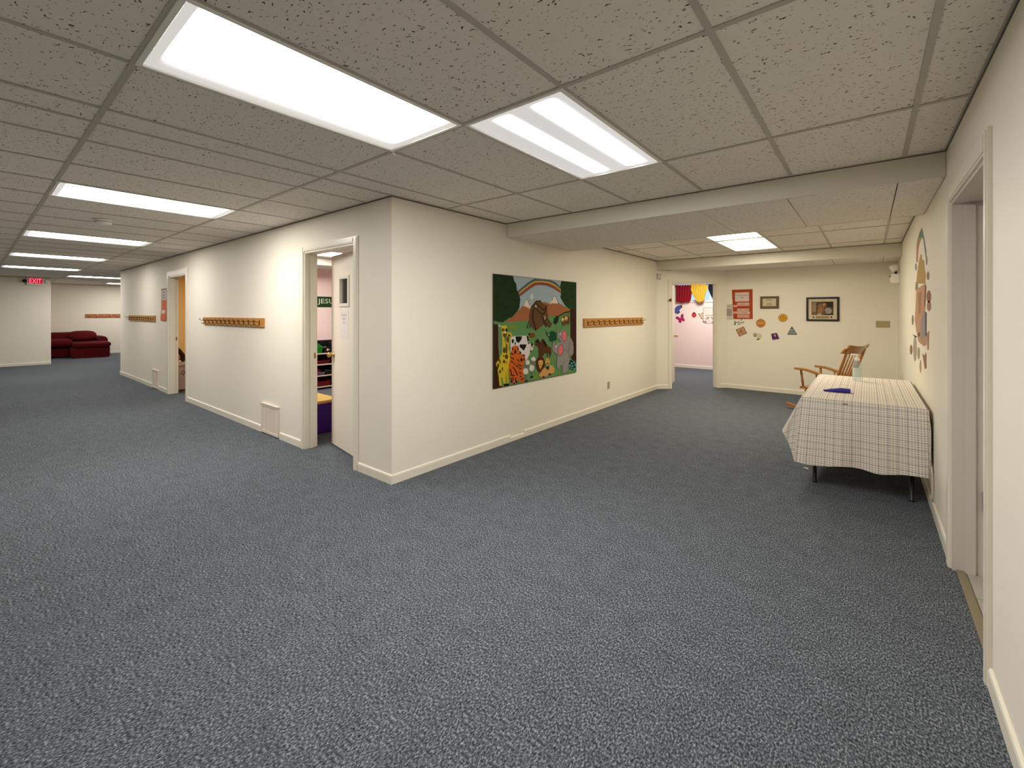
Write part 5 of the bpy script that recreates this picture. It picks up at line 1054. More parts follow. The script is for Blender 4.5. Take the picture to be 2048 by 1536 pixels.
sticker('triangle_sticker', [((66, 74, 66), FAR['TRI']), ((176, 190, 188), FAR['TRIR'][0]), ((126, 152, 152), FAR['TRIR'][1]), ((152, 168, 160), FAR['TRIR'][2])], 'grey-green triangle sticker with pale lettering bands')
mb = MB(); rr = []
for l in FAR['SCRIPT']: rr += [((62, 52, 40), q) for q in stroke(l, 0.013)]
paint(mb, FF, rr, 0.0005)
tag(mb.build('script_lettering', M_print, None, loc=(-1.9, 9.2, 1.2)), 'dark curly script lettering stuck just below the orange poster', 'lettering sticker', 'cut-out stickers on the far wall')

# ---------------------------------------------------------------- decal on the right wall
mb = MB()
for k, (c, p) in enumerate(DECAL): poly_slab(mb, FR, p, 0.0004, 0.0012 + k * 0.0001, c)
tag(mb.build('ark_decal', M_print, None, loc=(0.37, 5.35, 0.9)), 'tall coloured decal with a rainbow arch on the wall above the table', 'wall decal')
SL = ['small greyish oval decal at the upper near side of the tall wall decal', 'largest red-brown decal at the near side of the tall wall decal', 'pale brown decal just under the largest red-brown one', 'thin grey decal on the far side of the tall wall decal', 'small red-brown decal farthest from the doorway, low on the right wall', 'long grey decal strip hanging at the foot of the tall wall decal', 'short grey decal between the long grey strip and the tall decal foot', 'forked brown decal low under the tall wall decal', 'pale slim decal, the lowest of the right wall decals', 'narrow tan decal beside the foot of the tall wall decal', 'dark grey wedge decal at the lower far side of the tall decal', 'tiny grey decal beside the far leg of the rainbow arch', 'tiny grey decal beside the near leg of the rainbow arch']
for (c, p), l in zip(STICK, SL): sticker('wall_sticker', [(c, p)], l, fr=FR, group='small stickers around the right wall decal')
# ---------------------------------------------------------------- table, cloth and what lies on it
TX0, TX1, TY0, TY1, TZ = -0.435, 0.338, 4.40, 6.14, 0.735
t = thing('folding_table', 'long folding table with black legs under the checked cloth, against the right wall', 'table', (-0.05, 5.27, 0))
mb = MB(); mb.box(TX0 + 0.012, TX1 - 0.004, TY0 + 0.012, TY1 - 0.012, TZ - 0.028, TZ - 0.003, b=0.006); mb.build('tabletop', mat('table_laminate', (120, 96, 70), rough=0.4), t)
for lx in (-0.352, 0.262):
    for ly in (4.53, 6.0):
        mb = MB(); mb.tube([(lx, ly, 0.0), (lx, ly, 0.012), (lx, ly, 0.014), (lx, ly, TZ - 0.028)], [0.017, 0.017, 0.0145, 0.0145], 12); mb.build('leg', M_black, t)
for ly in (4.53, 6.0):
    mb = MB(); mb.tube([(-0.352, ly, 0.40), (0.262, ly, 0.40)], 0.010, 8); mb.build('leg_brace', M_black, t)
    mb = MB(); mb.tube([(-0.045, ly, 0.40), (-0.045, ly + (0.35 if ly < 5 else -0.35), TZ - 0.03)], 0.008, 8); mb.build('folding_strut', M_black, t)
cl = thing('tablecloth', 'white tablecloth with fine grey checks hanging low at its front', 'tablecloth', (-0.05, 5.27, TZ))
mb = MB()
mb.grid(lambda a, b: (TX0 + (TX1 - TX0) * a, TY0 + (TY1 - TY0) * b, TZ + 0.0005 + 0.0006 * math.sin(a * 9) * math.sin(b * 14)), 14, 22, True, lambda a, b: (TX0 + (TX1 - TX0) * a, TY0 + (TY1 - TY0) * b))
def hem(a): return 0.20 + 0.045 * max(0, (a - 0.25)) - 0.012 * math.sin(a * 12)
def front(a, b):
    x = TX0 + (TX1 - TX0) * a; d = TZ - hem(a)
    sag = -0.02 * math.sin(min(1, b * 3) * PI / 2) - 0.012 * b * math.sin(a * 21 + 0.6) - 0.012 * b * math.sin(a * 9)
    sp = -0.045 * b * (1 - a) ** 6 + 0.008 * b * a ** 4
    return (x + sp, TY0 + sag - 0.03 * b * (1 - a) ** 4, TZ - d * b)
mb.grid(front, 44, 20, True, lambda a, b: (TX0 + (TX1 - TX0) * a, TY0 - (TZ - hem(a)) * b))
def left(a, b):  # a along length from front to back
    y = TY0 + (TY1 - TY0) * a; d = 0.315
    out = -0.125 * (1 - a) ** 1.2 * b - 0.02 * b - 0.010 * b * math.sin(a * 18)
    return (TX0 + out, y + 0.05 * b * (1 - a) ** 6, TZ - d * b)
mb.grid(left, 40, 10, True, lambda a, b: (TX0 - 0.315 * b, TY0 + (TY1 - TY0) * a))
# corner of the cloth folded into a flap between the two hangs
P0 = Vector((TX0, TY0, TZ))
def flap(a, b):
    L = Vector(left(0, b)); Fv = Vector(front(0, b)); tip = P0.lerp(Vector((TX0 - 0.128, TY0 - 0.005, 0.405)), b)
    if a < 0.5: return L.lerp(tip, a * 2)
    return tip.lerp(Fv, (a - 0.5) * 2) + Vector((0, 0.05 * math.sin((a - 0.5) * 2 * PI) * b, 0))
mb.grid(flap, 16, 14, True, lambda a, b: (TX0 - 0.3 * b * (1 - a), TY0 - 0.5 * b * a))
def right(a, b):
    y = TY0 + 0.0 + (TY1 - TY0) * a
    return (TX1 + 0.006 + 0.012 * min(1, 4 * b), y - 0.02 * min(1, 3 * b) * (1 - a) ** 10, TZ - (0.40 + (0.17 if a < 0.04 else 0)) * b)
mb.grid(right, 40, 8, True, lambda a, b: (TX1 + 0.4 * b, TY0 + (TY1 - TY0) * a))
def strip(a, b):
    p = Vector(front(1, min(1, b / 0.86))); q = Vector(right(0, b))
    return p.lerp(q, a)
mb.grid(strip, 3, 12, True, lambda a, b: (TX1 + 0.03 * a, TY0 - 0.55 * b))
def back(a, b): return (TX0 + (TX1 - TX0) * a, TY1 + 0.012 * min(1, 4 * b), TZ - 0.3 * b)
mb.grid(back, 12, 6, True, lambda a, b: (TX0 + (TX1 - TX0) * a, TY1 + 0.3 * b))
mb.build('cloth', M_cloth, cl)
mb = MB(); s = [(-0.14 + 0.016 * math.cos(2 * PI * k / 9) * (1.6 if k % 3 else 1), 0.712 + 0.007 * math.sin(2 * PI * k / 9)) for k in range(9)]
fy = front(0.38, 0.04)[1]
mb.face([(p[0], fy - 0.0025, p[1]) for p in s]); mb.build('stain', mat('cloth_stain', (150, 132, 112), rough=0.9), cl)

b = thing('sanitizer_bottle', 'clear pump bottle of hand sanitizer standing on the checked tablecloth', 'bottle', (-0.088, 5.80, TZ + 0.0015))
m_pet, nt, bb = nodes('clear_plastic_bottle')
for n in list(nt.nodes):
    if n.type != 'OUTPUT_MATERIAL': nt.nodes.remove(n)
a1 = nt.nodes.new('ShaderNodeBsdfTransparent'); a1.inputs[0].default_value = (0.92, 0.965, 0.975, 1)
a2 = nt.nodes.new('ShaderNodeBsdfPrincipled'); a2.inputs['Base Color'].default_value = lin((214, 228, 228)); a2.inputs['Roughness'].default_value = 0.12
ms = nt.nodes.new('ShaderNodeMixShader'); ms.inputs[0].default_value = 0.22
nt.links.new(a1.outputs[0], ms.inputs[1]); nt.links.new(a2.outputs[0], ms.inputs[2]); nt.links.new(ms.outputs[0], nt.nodes['Material Output'].inputs[0])
mb = MB(); mb.lathe([(0.0, 0.0), (0.036, 0.0), (0.040, 0.006), (0.040, 0.15), (0.036, 0.175), (0.022, 0.200), (0.018, 0.206), (0.018, 0.215)], 24); mb.build('bottle', m_pet, b, local=True)
mb = MB(); i0 = []
mb.grid(lambda a, c: (0.0404 * math.cos(-2.6 + 2.2 * a), 0.0404 * math.sin(-2.6 + 2.2 * a), 0.045 + 0.09 * c), 12, 1, True); mb.build('label', mat('pale_blue_label', (206, 220, 212), rough=0.5), b, local=True)
mb = MB(); mb.lathe([(0.0, 0.206), (0.021, 0.206), (0.023, 0.212), (0.023, 0.228), (0.017, 0.240), (0.010, 0.246), (0.008, 0.262), (0.0, 0.262)], 20); pc = mb.build('pump_collar', M_white, b, local=True)
mb = MB(); mb.box(-0.052, 0.013, -0.010, 0.010, 0.262, 0.276, b=0.004); mb.tube([(-0.047, 0, 0.262), (-0.052, 0, 0.254)], 0.005, 8); mb.build('pump_nozzle', M_white, b, local=True)

c = thing('folded_cloth', 'small rolled purple cloth lying on the tablecloth near its front edge', 'cloth', (-0.215, 4.84, TZ + 0.002), math.radians(8))
mb = MB()
def roll(a, bq):
    x = -0.095 + 0.19 * a; r = 0.006 + 0.012 * math.sin(min(1, a * 1.25 + 0.12) * PI * 0.5) ** 1.5
    an = 2 * PI * bq
    return (x, 0.035 * r / 0.018 * math.cos(an), 0.0005 + r * (1 + math.sin(an)) + 0.001 * math.sin(a * 20 + an * 2))
mb.grid(roll, 16, 14, True); mb.face([roll(1, k / 14) for k in range(14)]); mb.face([roll(0, k / 14) for k in range(14)][::-1])
mp = mat('purple_fabric', (64, 48, 150), rough=0.8, noise=0.25, nscale=40)
mb.build('roll', mp, c, local=True)
mb = MB(); mb.grid(lambda a, q: (0.02 + 0.08 * a, 0.012 + 0.03 * q, 0.036 - 0.010 * q + 0.002 * math.sin(6 * a)), 6, 4, True); mb.build('loose_fold', mat('dark_purple_fabric', (40, 28, 104), rough=0.8), c, local=True)

# white cord dropping from behind the cloth to the baseboard
mb = MB(); mb.tube([(0.362, 4.43, 0.335), (0.360, 4.40, 0.330), (0.358, 4.36, 0.30), (0.3595, 4.35, 0.25), (0.3605, 4.348, 0.15), (0.3605, 4.348, 0.085)], 0.006, 8)
tag(mb.build('hanging_cable', mat('cream_cord', (206, 196, 178), rough=0.5), None, loc=(0.36, 4.35, 0.085)), 'cream cord hanging down the wall behind the tablecloth corner', 'cable')
mb = MB(); mb.grid(lambda a, q: (-0.462 + 0.035 * a, 4.86 + 0.02 * q - 0.01 * a, 0.004 + 0.006 * a * q + 0.003 * math.sin(a * 5)), 4, 3, True)
tag(mb.build('paper_scrap', mat('white_scrap', (214, 208, 200), rough=0.8), None, loc=(-0.45, 4.86, 0.003)), 'tiny white paper scrap on the carpet beside the table leg', 'scrap')

# ---------------------------------------------------------------- rocking chair
fd = Vector((-0.92, 0.39, 0)).normalized()
rc = thing('rocking_chair', 'golden wooden rocking chair with spindle back behind the checked table', 'rocking chair', (-0.46, 7.83, 0), math.atan2(fd.y, fd.x))
# local frame: +x is the way the chair faces, +y its left
def rtube(name, pts, r, n=10, m=M_chair):
    mb = MB(); mb.tube(pts, r, n); return mb.build(name, m, rc, local=True)
mb = MB()
def seat(a, q):
    x = -0.20 + 0.44 * a; wv = 0.225 + 0.03 * math.sin(a * PI * 0.6); y = wv * (2 * q - 1)
    return (x, y, 0.34 + 0.03 * a - 0.018 * math.sin(PI * a) * math.sin(PI * q) + (0.012 if a > 0.97 else 0) - (0.02 if a > 0.99 else 0))
mb.grid(seat, 12, 12, True); mb.grid(lambda a, q: tuple(Vector(seat(a, 1 - q)) - Vector((0, 0, 0.034))), 12, 12, True)
for fn_ in (lambda a, q: tuple(Vector(seat(a, 0)) - Vector((0, 0, 0.034 * q))), lambda a, q: tuple(Vector(seat(1 - a, 1)) - Vector((0, 0, 0.034 * q))), lambda a, q: tuple(Vector(seat(1, a)) - Vector((0, 0, 0.034 * q))), lambda a, q: tuple(Vector(seat(0, 1 - a)) - Vector((0, 0, 0.034 * q)))): mb.grid(fn_, 12, 1, False)
mb.build('seat', M_chair, rc, local=True)
def backp(y, z): # reclined back plane
    k = (z - 0.38) / 0.6
    return (-0.17 - 0.21 * k - 0.02 * (1 - (y / 0.25) ** 2), y, z)
for s in (-1, 1):
    rtube('back_post', [backp(0.20 * s, 0.335), backp(0.215 * s, 0.6), backp(0.228 * s, 0.86), backp(0.235 * s, 0.94)], [0.016, 0.020, 0.017, 0.012])
for k in range(5):
    y = -0.135 + 0.0675 * k
    rtube('spindle', [backp(y, 0.335), backp(y * 1.04, 0.55), backp(y * 1.08, 0.75), backp(y * 1.1, 0.90)], [0.008, 0.011, 0.009, 0.007])
mb = MB()
def crest(a, q, th):
    y = -0.285 + 0.57 * a; z0 = 0.865 + 0.02 * abs(2 * a - 1); z1 = 1.0 - 0.015 * math.sin(PI * a) + 0.012 * abs(2 * a - 1) ** 3 - 0.05 * max(0, abs(2 * a - 1) - 0.93) / 0.07
    z = z0 + (z1 - z0) * q; p = Vector(backp(0.0, z)); curve = 0.05 * (2 * a - 1) ** 2
    return (p.x + curve + th - 0.03 * q * q, y, z)
mb.grid(lambda a, q: crest(a, q, 0.012), 18, 6, True); mb.grid(lambda a, q: crest(1 - a, q, -0.012), 18, 6, True)
mb.grid(lambda a, q: tuple(Vector(crest(a, 1, 0.012)).lerp(Vector(crest(a, 1, -0.012)), q)), 18, 1); mb.grid(lambda a, q: tuple(Vector(crest(a, 0, -0.012)).lerp(Vector(crest(a, 0, 0.012)), q)), 18, 1)
for e_, sgn in ((0, 1), (1, -1)): mb.grid(lambda a, q: tuple(Vector(crest(e_, a if sgn > 0 else 1 - a, 0.012)).lerp(Vector(crest(e_, a if sgn > 0 else 1 - a, -0.012)), q)), 6, 1)
mb.build('crest_rail', M_chair, rc, local=True)
for s in (-1, 1):
    mb = MB()
    def arm(a, q, zt_):
        x = -0.24 + 0.54 * a; wv = 0.024 + 0.014 * math.sin(PI * min(1, a * 1.1)) + 0.012 * (a > 0.75)
        if a > 0.96: wv *= 0.6
        return (x, s * (0.245 + 0.025 * a) + wv * (2 * q - 1), 0.49 + 0.15 * a - 0.022 * max(0, a - 0.75) / 0.25 + 0.02 * math.sin(a * PI) + zt_)
    mb.grid(lambda a, q: arm(a, q, 0.016), 14, 4); mb.grid(lambda a, q: arm(a, 1 - q, -0.013), 14, 4)
    for qq in (0, 1): mb.grid(lambda a, q: tuple(Vector(arm(a if qq else 1 - a, qq, 0.013)).lerp(Vector(arm(a if qq else 1 - a, qq, -0.011)), 1 - q)), 14, 1)
    for aa in (0, 1): mb.grid(lambda a, q: tuple(Vector(arm(aa, a if aa else 1 - a, 0.013)).lerp(Vector(arm(aa, a if aa else 1 - a, -0.011)), q)), 4, 1)
    mb.build('armrest', M_chair, rc, local=True)
    rtube('arm_post', [(0.20, s * 0.235, 0.355), (0.205, s * 0.245, 0.44), (0.21, s * 0.25, 0.50), (0.215, s * 0.255, 0.55), (0.22, s * 0.262, 0.615)], [0.012, 0.018, 0.013, 0.018, 0.011])
    rtube('arm_spindle', [(0.02, s * 0.22, 0.345), (0.02, s * 0.245, 0.57)], [0.009, 0.009], 8)
    rtube('leg', [(0.17, s * 0.20, 0.345), (0.185, s * 0.215, 0.24), (0.20, s * 0.23, 0.045)], [0.014, 0.02, 0.013])
    rtube('leg', [(-0.14, s * 0.18, 0.325), (-0.17, s * 0.205, 0.2), (-0.20, s * 0.23, 0.045)], [0.014, 0.02, 0.013])
    mb = MB(); R_ = 2.0
    pts = []
    for k in range(15):
        x = -0.50 + 0.94 * k / 14; pts.append((x, s * 0.232, R_ - math.sqrt(R_ * R_ - x * x)))
    n0 = len(mb.v)
    for (x, y, z) in pts: mb.v += [(x, y - 0.015, z), (x, y + 0.015, z), (x, y + 0.015, z + 0.042), (x, y - 0.015, z + 0.042)]
    for k in range(14):
        for j in range(4): a = n0 + k * 4 + j; bq = n0 + k * 4 + (j + 1) % 4; mb.f.append((a, a + 4, bq + 4, bq)); mb.c.append(None); mb.sm.append(False); mb.uv.append(None)
    for k0 in (0, 14): mb.f.append(tuple(n0 + k0 * 4 + j for j in (range(4) if k0 == 0 else (3, 2, 1, 0)))); mb.c.append(None); mb.sm.append(False); mb.uv.append(None)
    mb.build('rocker', M_chair, rc, local=True)
rtube('stretcher', [(0.188, -0.215, 0.21), (0.188, 0, 0.215), (0.188, 0.215, 0.21)], [0.009, 0.014, 0.009])
rtube('stretcher', [(-0.17, -0.205, 0.19), (-0.17, 0, 0.19), (-0.17, 0.205, 0.19)], [0.009, 0.012, 0.009])

# ---------------------------------------------------------------- red sofa in the recess
s_ = thing('sofa', 'dark red upholstered sofa with a rolled arm in the recess past the exit sign', 'sofa', (-20.2, 2.0, 0))
def cush(name, *a, b=0.07, m=M_sofa):
    mb = MB(); mb.box(*a, b=b); return mb.build(name, m, s_)
cush('base', -20.85, -19.45, 2.02, 2.93, 0.02, 0.34, b=0.03)
cush('base', -20.85, -20.05, 1.46, 2.02, 0.02, 0.32, b=0.03)
cush('skirt', -19.47, -19.43, 2.06, 2.90, 0.005, 0.30, b=0.008)
cush('seat_cushion', -20.5, -19.36, 2.06, 2.95, 0.33, 0.50, b=0.075)
cush('seat_cushion', -20.55, -19.85, 1.47, 2.10, 0.36, 0.60, b=0.1)
mb = MB(); mb.box(-20.92, -20.55, 1.47, 2.72, 0.3, 0.80, b=0.11); mb.build('backrest', M_sofa, s_)
mb = MB(); mb.box(-20.9, -20.1, 2.70, 2.98, 0.10, 0.50, b=0.05); mb.tube([(-20.9, 2.84, 0.52), (-20.15, 2.84, 0.52), (-20.10, 2.84, 0.52)], [0.14, 0.14, 0.12], 16); mb.build('armrest', M_sofa, s_)
mb = MB(); mb.ell((-20.30, 2.36, 0.675), 0.13, 0.36, 0.17, 20, 12, e=0.55, M=Matrix.Rotation(math.radians(-16), 3, 'Y'))
tag(mb.build('throw_pillow', M_sofa, None, loc=(-20.42, 2.36, 0.5)), 'dark red throw pillow leaning on the back of the red sofa', 'pillow')

# ---------------------------------------------------------------- classroom glimpsed through the first door
def bcol(name, col, rough=0.5): return mat(name, col, rough=rough, spec=0.4)
sh = thing('toy_shelf', 'low shelf unit of four tilted rows against the pink classroom wall', 'shelf', (-8.22, 4.25, 0))
m_sh = bcol('shelf_laminate', (206, 186, 168))
for yy in (3.70, 4.72):
    mb = MB(); mb.box(-8.44, -7.98, yy - 0.012, yy + 0.012, 0.0, 0.90, b=0.003); mb.build('side_panel', bcol('shelf_dark', (40, 24, 26)), sh)
mb = MB(); mb.box(-8.444, -8.436, 3.71, 4.71, 0.02, 0.90); mb.build('back_panel', bcol('shelf_back', (30, 14, 16)), sh)
for zz in (0.045, 0.255, 0.465, 0.67):
    mb = MB(); mb.box(-8.00, -7.975, 3.712, 4.708, zz - 0.011, zz + 0.011, b=0.003); mb.build('rail', m_sh, sh)
    mb = MB(); mb.box(-8.43, -8.002, 3.712, 4.708, zz - 0.006, zz + 0.004); mb.build('shelf_board', bcol('shelf_board_mat', (52, 28, 30)), sh)
def bin_(y0, y1, z, col, label, hgt=0.15):
    mb = MB(); x0, x1 = -8.42, -8.01; t_ = 0.006; tilt = 0.05
    def pt(a, bq, h): # a depth 0..1, b width 0..1
        tp = 0.02 * (1 - h)
        return (x0 + (x1 - x0) * a + tp * (1 - 2 * a), y0 + (y1 - y0) * bq + tp * (1 - 2 * bq), z + 0.012 + hgt * h * (1.0 - 0.35 * a) + tilt * (1 - a))
    def q(f): mb.face(f)
    for hh0, hh1 in ((0, 1),):
        q([pt(0, 0, 0), pt(1, 0, 0), pt(1, 1, 0), pt(0, 1, 0)])
        for e0, e1 in (((0, 0), (1, 0)), ((1, 0), (1, 1)), ((1, 1), (0, 1)), ((0, 1), (0, 0))): q([pt(*e0, 0), pt(*e1, 0), pt(*e1, 1), pt(*e0, 1)])
    mb.tube([pt(0, 0, 1), pt(1, 0, 1), pt(1, 1, 1), pt(0, 1, 1), pt(0, 0, 1)], 0.006, 6, False)
    return tag(mb.build('storage_bin', bcol('bin_' + str(len(bpy.data.materials)), col, 0.35), None, loc=((x0 + x1) / 2, (y0 + y1) / 2, z)), label, 'bin', 'plastic bins on the toy shelf')
bin_(3.93, 4.215, 0.67, (14, 116, 24), 'green plastic bin on the top row of the toy shelf', 0.16)
bin_(4.225, 4.50, 0.67, (16, 16, 18), 'black plastic bin on the top row beside the green bin', 0.16)
bin_(3.95, 4.36, 0.465, (104, 8, 12), 'dark red bin on the second row of the toy shelf', 0.09)
bin_(3.96, 4.26, 0.255, (120, 116, 140), 'grey-blue tray on the third row of the toy shelf', 0.07)
bin_(4.27, 4.55, 0.255, (14, 14, 16), 'black bin on the third row beside the grey-blue tray', 0.12)
bin_(3.93, 4.37, 0.045, (122, 10, 12), 'large red bin on the bottom row of the toy shelf', 0.13)
for (nm, x, y, z, col, lab, kd) in (('toy_block', -8.06, 4.30, 0.75, (214, 184, 160), 'pale toy block lying in the black top row bin', 0), ('toy_brick', -8.12, 4.15, 0.345, (196, 44, 34), 'red toy brick lying in the grey-blue tray', 1)):
    mb = MB(); M = Matrix.Translation((x, y, z)) @ Matrix.Rotation(0.5, 4, 'Z') @ Matrix.Rotation(0.35, 4, 'Y')
    mb.box(-0.06, 0.06, -0.03, 0.03, -0.02, 0.02, b=0.004, M=M)
    for k in (-0.03, 0.0, 0.03):
        bmx = bmesh.new(); bmesh.ops.create_cone(bmx, cap_ends=True, segments=10, radius1=0.011, radius2=0.011, depth=0.012); mb.addbm(bmx, None, False, M @ Matrix.Translation((k, 0, 0.025)))
    tag(mb.build(nm, bcol('toy_' + nm, col, 0.35), None, loc=(x, y, z - 0.02)), lab, 'toy')
# banner
FC = Frame((-8.45, 0, 0), (0, 1, 0), (0, 0, 1), (1, 0, 0))
r = thing('wall_banner', 'dark green banner with pale lettering on the pink classroom wall', 'banner', (-8.45, 4.55, 1.55))
mb = MB(); slab(mb, FC, 3.95, 5.0, 1.552, 1.765, 0.0006, 0.003, (22, 66, 30)); mb.build('cloth', M_print, r)
mb = MB(); text(mb, FC, 'JESUS', 4.545, 1.662, 0.42, 0.12, 0.0034, (226, 222, 196)); 
paint(mb, FC, [((214, 216, 208), circ(4.27, 1.655, 0.022, 12, 0.03)), ((214, 216, 208), circ(4.295, 1.69, 0.014, 10)), ((214, 216, 208), rect(4.262, 1.60, 4.272, 1.64)), ((214, 216, 208), rect(4.286, 1.605, 4.294, 1.645)), ((20, 18, 16), circ(4.265, 1.615, 0.012, 8)), ((214, 216, 208), circ(4.225, 1.648, 0.022, 12, 0.028))], 0.0034)
mb.build('lettering', M_print, r)
# purple play table with a yellow top
r = thing('play_table', 'purple play table with bright yellow top just inside the classroom', 'play table', (-5.32, 2.66, 0))
mp2 = bcol('purple_plastic', (62, 18, 112), 0.45)
mb = MB(); mb.box(-5.60, -5.05, 2.46, 2.86, 0.0, 0.36, b=0.012); mb.build('body', mp2, r)
mb = MB(); mb.box(-5.62, -5.03, 2.44, 2.88, 0.36, 0.376, b=0.004); mb.build('rim', bcol('rim_tan', (206, 160, 140), 0.5), r)
mb = MB(); mb.box(-5.61, -5.04, 2.445, 2.875, 0.376, 0.392, b=0.005); mb.build('lid', bcol('yellow_plastic', (236, 200, 10), 0.4), r)
r = thing('toy_truck', 'small red toy truck on the yellow play table', 'toy', (-5.2, 2.585, 0.393))
mb = MB(); mb.box(-5.27, -5.10, 2.545, 2.60, 0.412, 0.445, b=0.004); mb.box(-5.15, -5.10, 2.545, 2.60, 0.445, 0.485, b=0.006); mb.build('body', bcol('toy_red', (190, 16, 30), 0.35), r)
for a in (-5.235, -5.13):
    for yy in (2.543, 2.602):
        mb = MB(); mb.tube([(a, yy - 0.006, 0.411), (a, yy + 0.006, 0.411)], 0.018, 12); mb.build('wheel', M_dark, r)

# ---------------------------------------------------------------- orange room glimpsed through the second door
r = thing('toy_cabinet', 'white box cabinet with thick white top inside the orange room', 'cabinet', (-10.2, 2.75, 0))
mb = MB(); mb.box(-10.5, -9.93, 2.378, 2.95, 0.012, 0.455, b=0.006); mb.build('body', bcol('pinkish_white', (216, 196, 190)), r)
mb = MB(); mb.box(-10.52, -9.915, 2.372, 2.97, 0.462, 0.52, b=0.006); mb.build('top', bcol('bright_white', (240, 236, 232)), r)
mb = MB(); mb.box(-10.47, -9.96, 2.40, 2.92, 0.0, 0.012); mb.build('plinth', M_dark, r)
FT = Frame((-9.93, 0, 0), (0, 1, 0), (0, 0, 1), (1, 0, 0))
mb = MB(); slab(mb, FT, 2.41, 2.93, 0.425, 0.44, 0.0005, 0.004, (214, 150, 140)); mb.build('trim_strip', M_print, r)
mb = MB(); paint(mb, FT, [((120, 104, 116), [(2.485, 0.36), (2.535, 0.365), (2.545, 0.32), (2.515, 0.27), (2.485, 0.30)]), ((206, 190, 190), [(2.495, 0.35), (2.525, 0.352), (2.532, 0.325), (2.515, 0.295), (2.495, 0.31)])], 0.001); mb.build('shield_print', M_print, r)
mb = MB(); mb.ell((-10.02, 2.435, 0.601), 0.07, 0.055, 0.08, 16, 12)
tag(mb.build('toy_ball', bcol('peach_plastic', (216, 150, 112)), None, loc=(-10.02, 2.435, 0.521)), 'peach coloured ball on the white cabinet in the orange room', 'toy')
r = thing('plush_toy', 'dark brown plush toy with raised tail on the white cabinet', 'toy', (-10.1, 2.53, 0.521))
mpl = mat('brown_plush', (74, 54, 40), rough=0.95, noise=0.3, nscale=80)
mb = MB(); mb.ell((-10.08, 2.545, 0.575), 0.10, 0.05, 0.054, 16, 10); mb.build('body', mpl, r)
mb = MB(); mb.tube([(-10.10, 2.56, 0.58), (-10.08, 2.525, 0.66), (-10.06, 2.48, 0.74), (-10.05, 2.44, 0.80)], [0.05, 0.042, 0.032, 0.012], 10); mb.build('tail', mpl, r)
mb = MB(); mb.ell((-9.975, 2.56, 0.60), 0.04, 0.036, 0.04, 12, 8); hd = mb.build('head', mpl, r)
mb = MB(); mb.ell((-9.975, 2.535, 0.635), 0.010, 0.012, 0.018, 8, 6); mb.ell((-9.975, 2.585, 0.635), 0.010, 0.012, 0.018, 8, 6); mb.build('ear', mpl, hd)

# ---------------------------------------------------------------- pink room glimpsed through the diagonal doorway
FN = Frame((0, 11.87, 0), (1, 0, 0), (0, 0, 1), (0, -1, 0))
wn = sroot('window_1', (-3.37, 11.93, PW[2]))
mb = MB()
for a, b_, c_, d_ in ((PW[0], PW[1], PW[2], PW[2] + 0.04), (PW[0], PW[1], PW[3] - 0.04, PW[3]), (PW[0], PW[0] + 0.04, PW[2] + 0.04, PW[3] - 0.04), (PW[1] - 0.04, PW[1], PW[2] + 0.04, PW[3] - 0.04), (-3.14, -3.09, PW[2] + 0.04, PW[3] - 0.04)): mb.box(a, b_, 11.90, 11.95, c_, d_, b=0.003)
mb.build('window_frame', M_white, wn)
for a, b_ in ((PW[0] + 0.04, -3.14), (-3.09, PW[1] - 0.04)):
    mb = MB(); mb.box(a, b_, 11.922, 11.928, PW[2] + 0.04, PW[3] - 0.04); mb.build('glass_pane', m_glass, wn)
mb = MB(); mb.box(PW[0] - 0.04, PW[1] + 0.04, 11.845, 11.90, PW[2] - 0.02, PW[2], b=0.003); mb.build('window_sill', M_white, wn)
def curtain(name, edges, col, label, folds, ph, yy=11.80):
    # edges: list of (z, x_left, x_right) from top to bottom
    mb = MB()
    def fn_(a, q):
        t = q * (len(edges) - 1); k = min(int(t), len(edges) - 2); f = t - k
        z = edges[k][0] + (edges[k + 1][0] - edges[k][0]) * f; xl = edges[k][1] + (edges[k + 1][1] - edges[k][1]) * f; xr = edges[k][2] + (edges[k + 1][2] - edges[k][2]) * f
        return (xl + (xr - xl) * a, yy + 0.016 * math.sin(a * folds * 2 * PI + ph + q) * (0.4 + q * 0.8) , z + (0.012 * math.sin(a * 9 + ph) if q > 0.95 else 0) + (0.012 * math.sin(a * folds * 7) if q < 0.03 else 0))
    mb.grid(fn_, 60, 18, True)
    m_ = mat('curtain_' + name, col, rough=0.75, noise=0.12, nscale=12, stretch=(6, 1, 0.6)); m_.use_backface_culling = False
    o = mb.build('curtain', m_, None, loc=(sum(e[1] + e[2] for e in edges) / 2 / len(edges), 11.80, edges[-1][0]))
    md = o.modifiers.new('thickness', 'SOLIDIFY'); md.thickness = 0.004
    return tag(o, label, 'curtain', 'bright valance curtains in the pink room')
curtain('maroon', [(2.17, -3.98, -3.555), (2.14, -3.96, -3.53), (2.06, -3.95, -3.55), (1.86, -3.955, -3.565), (1.76, -3.955, -3.585), (1.715, -3.95, -3.63)], (138, 4, 26), 'maroon gathered curtain at the pink room window', 6, 0.3)
curtain('yellow', [(2.235, -3.55, -3.28), (2.17, -3.58, -3.25), (2.13, -3.56, -3.14), (2.04, -3.575, -3.155), (1.93, -3.53, -3.2), (1.82, -3.47, -3.225), (1.71, -3.40, -3.265)], (216, 178, 58), 'yellow gathered curtain at the pink room window', 7, 1.1, 11.755)
curtain('black', [(2.20, -3.12, -2.6), (2.12, -3.15, -2.6), (2.03, -3.145, -2.6), (1.90, -3.09, -2.62), (1.80, -3.035, -2.64), (1.73, -2.98, -2.66)], (10, 9, 12), 'black curtain at the right end of the pink room window', 5, 2.0)
mb = MB(); mb.tube([(-4.0, 11.842, 2.16), (-2.55, 11.842, 2.16)], 0.009, 8)
for xx in (-3.99, -2.58): mb.tube([(xx, 11.842, 2.16), (xx, 11.868, 2.16)], 0.007, 6)
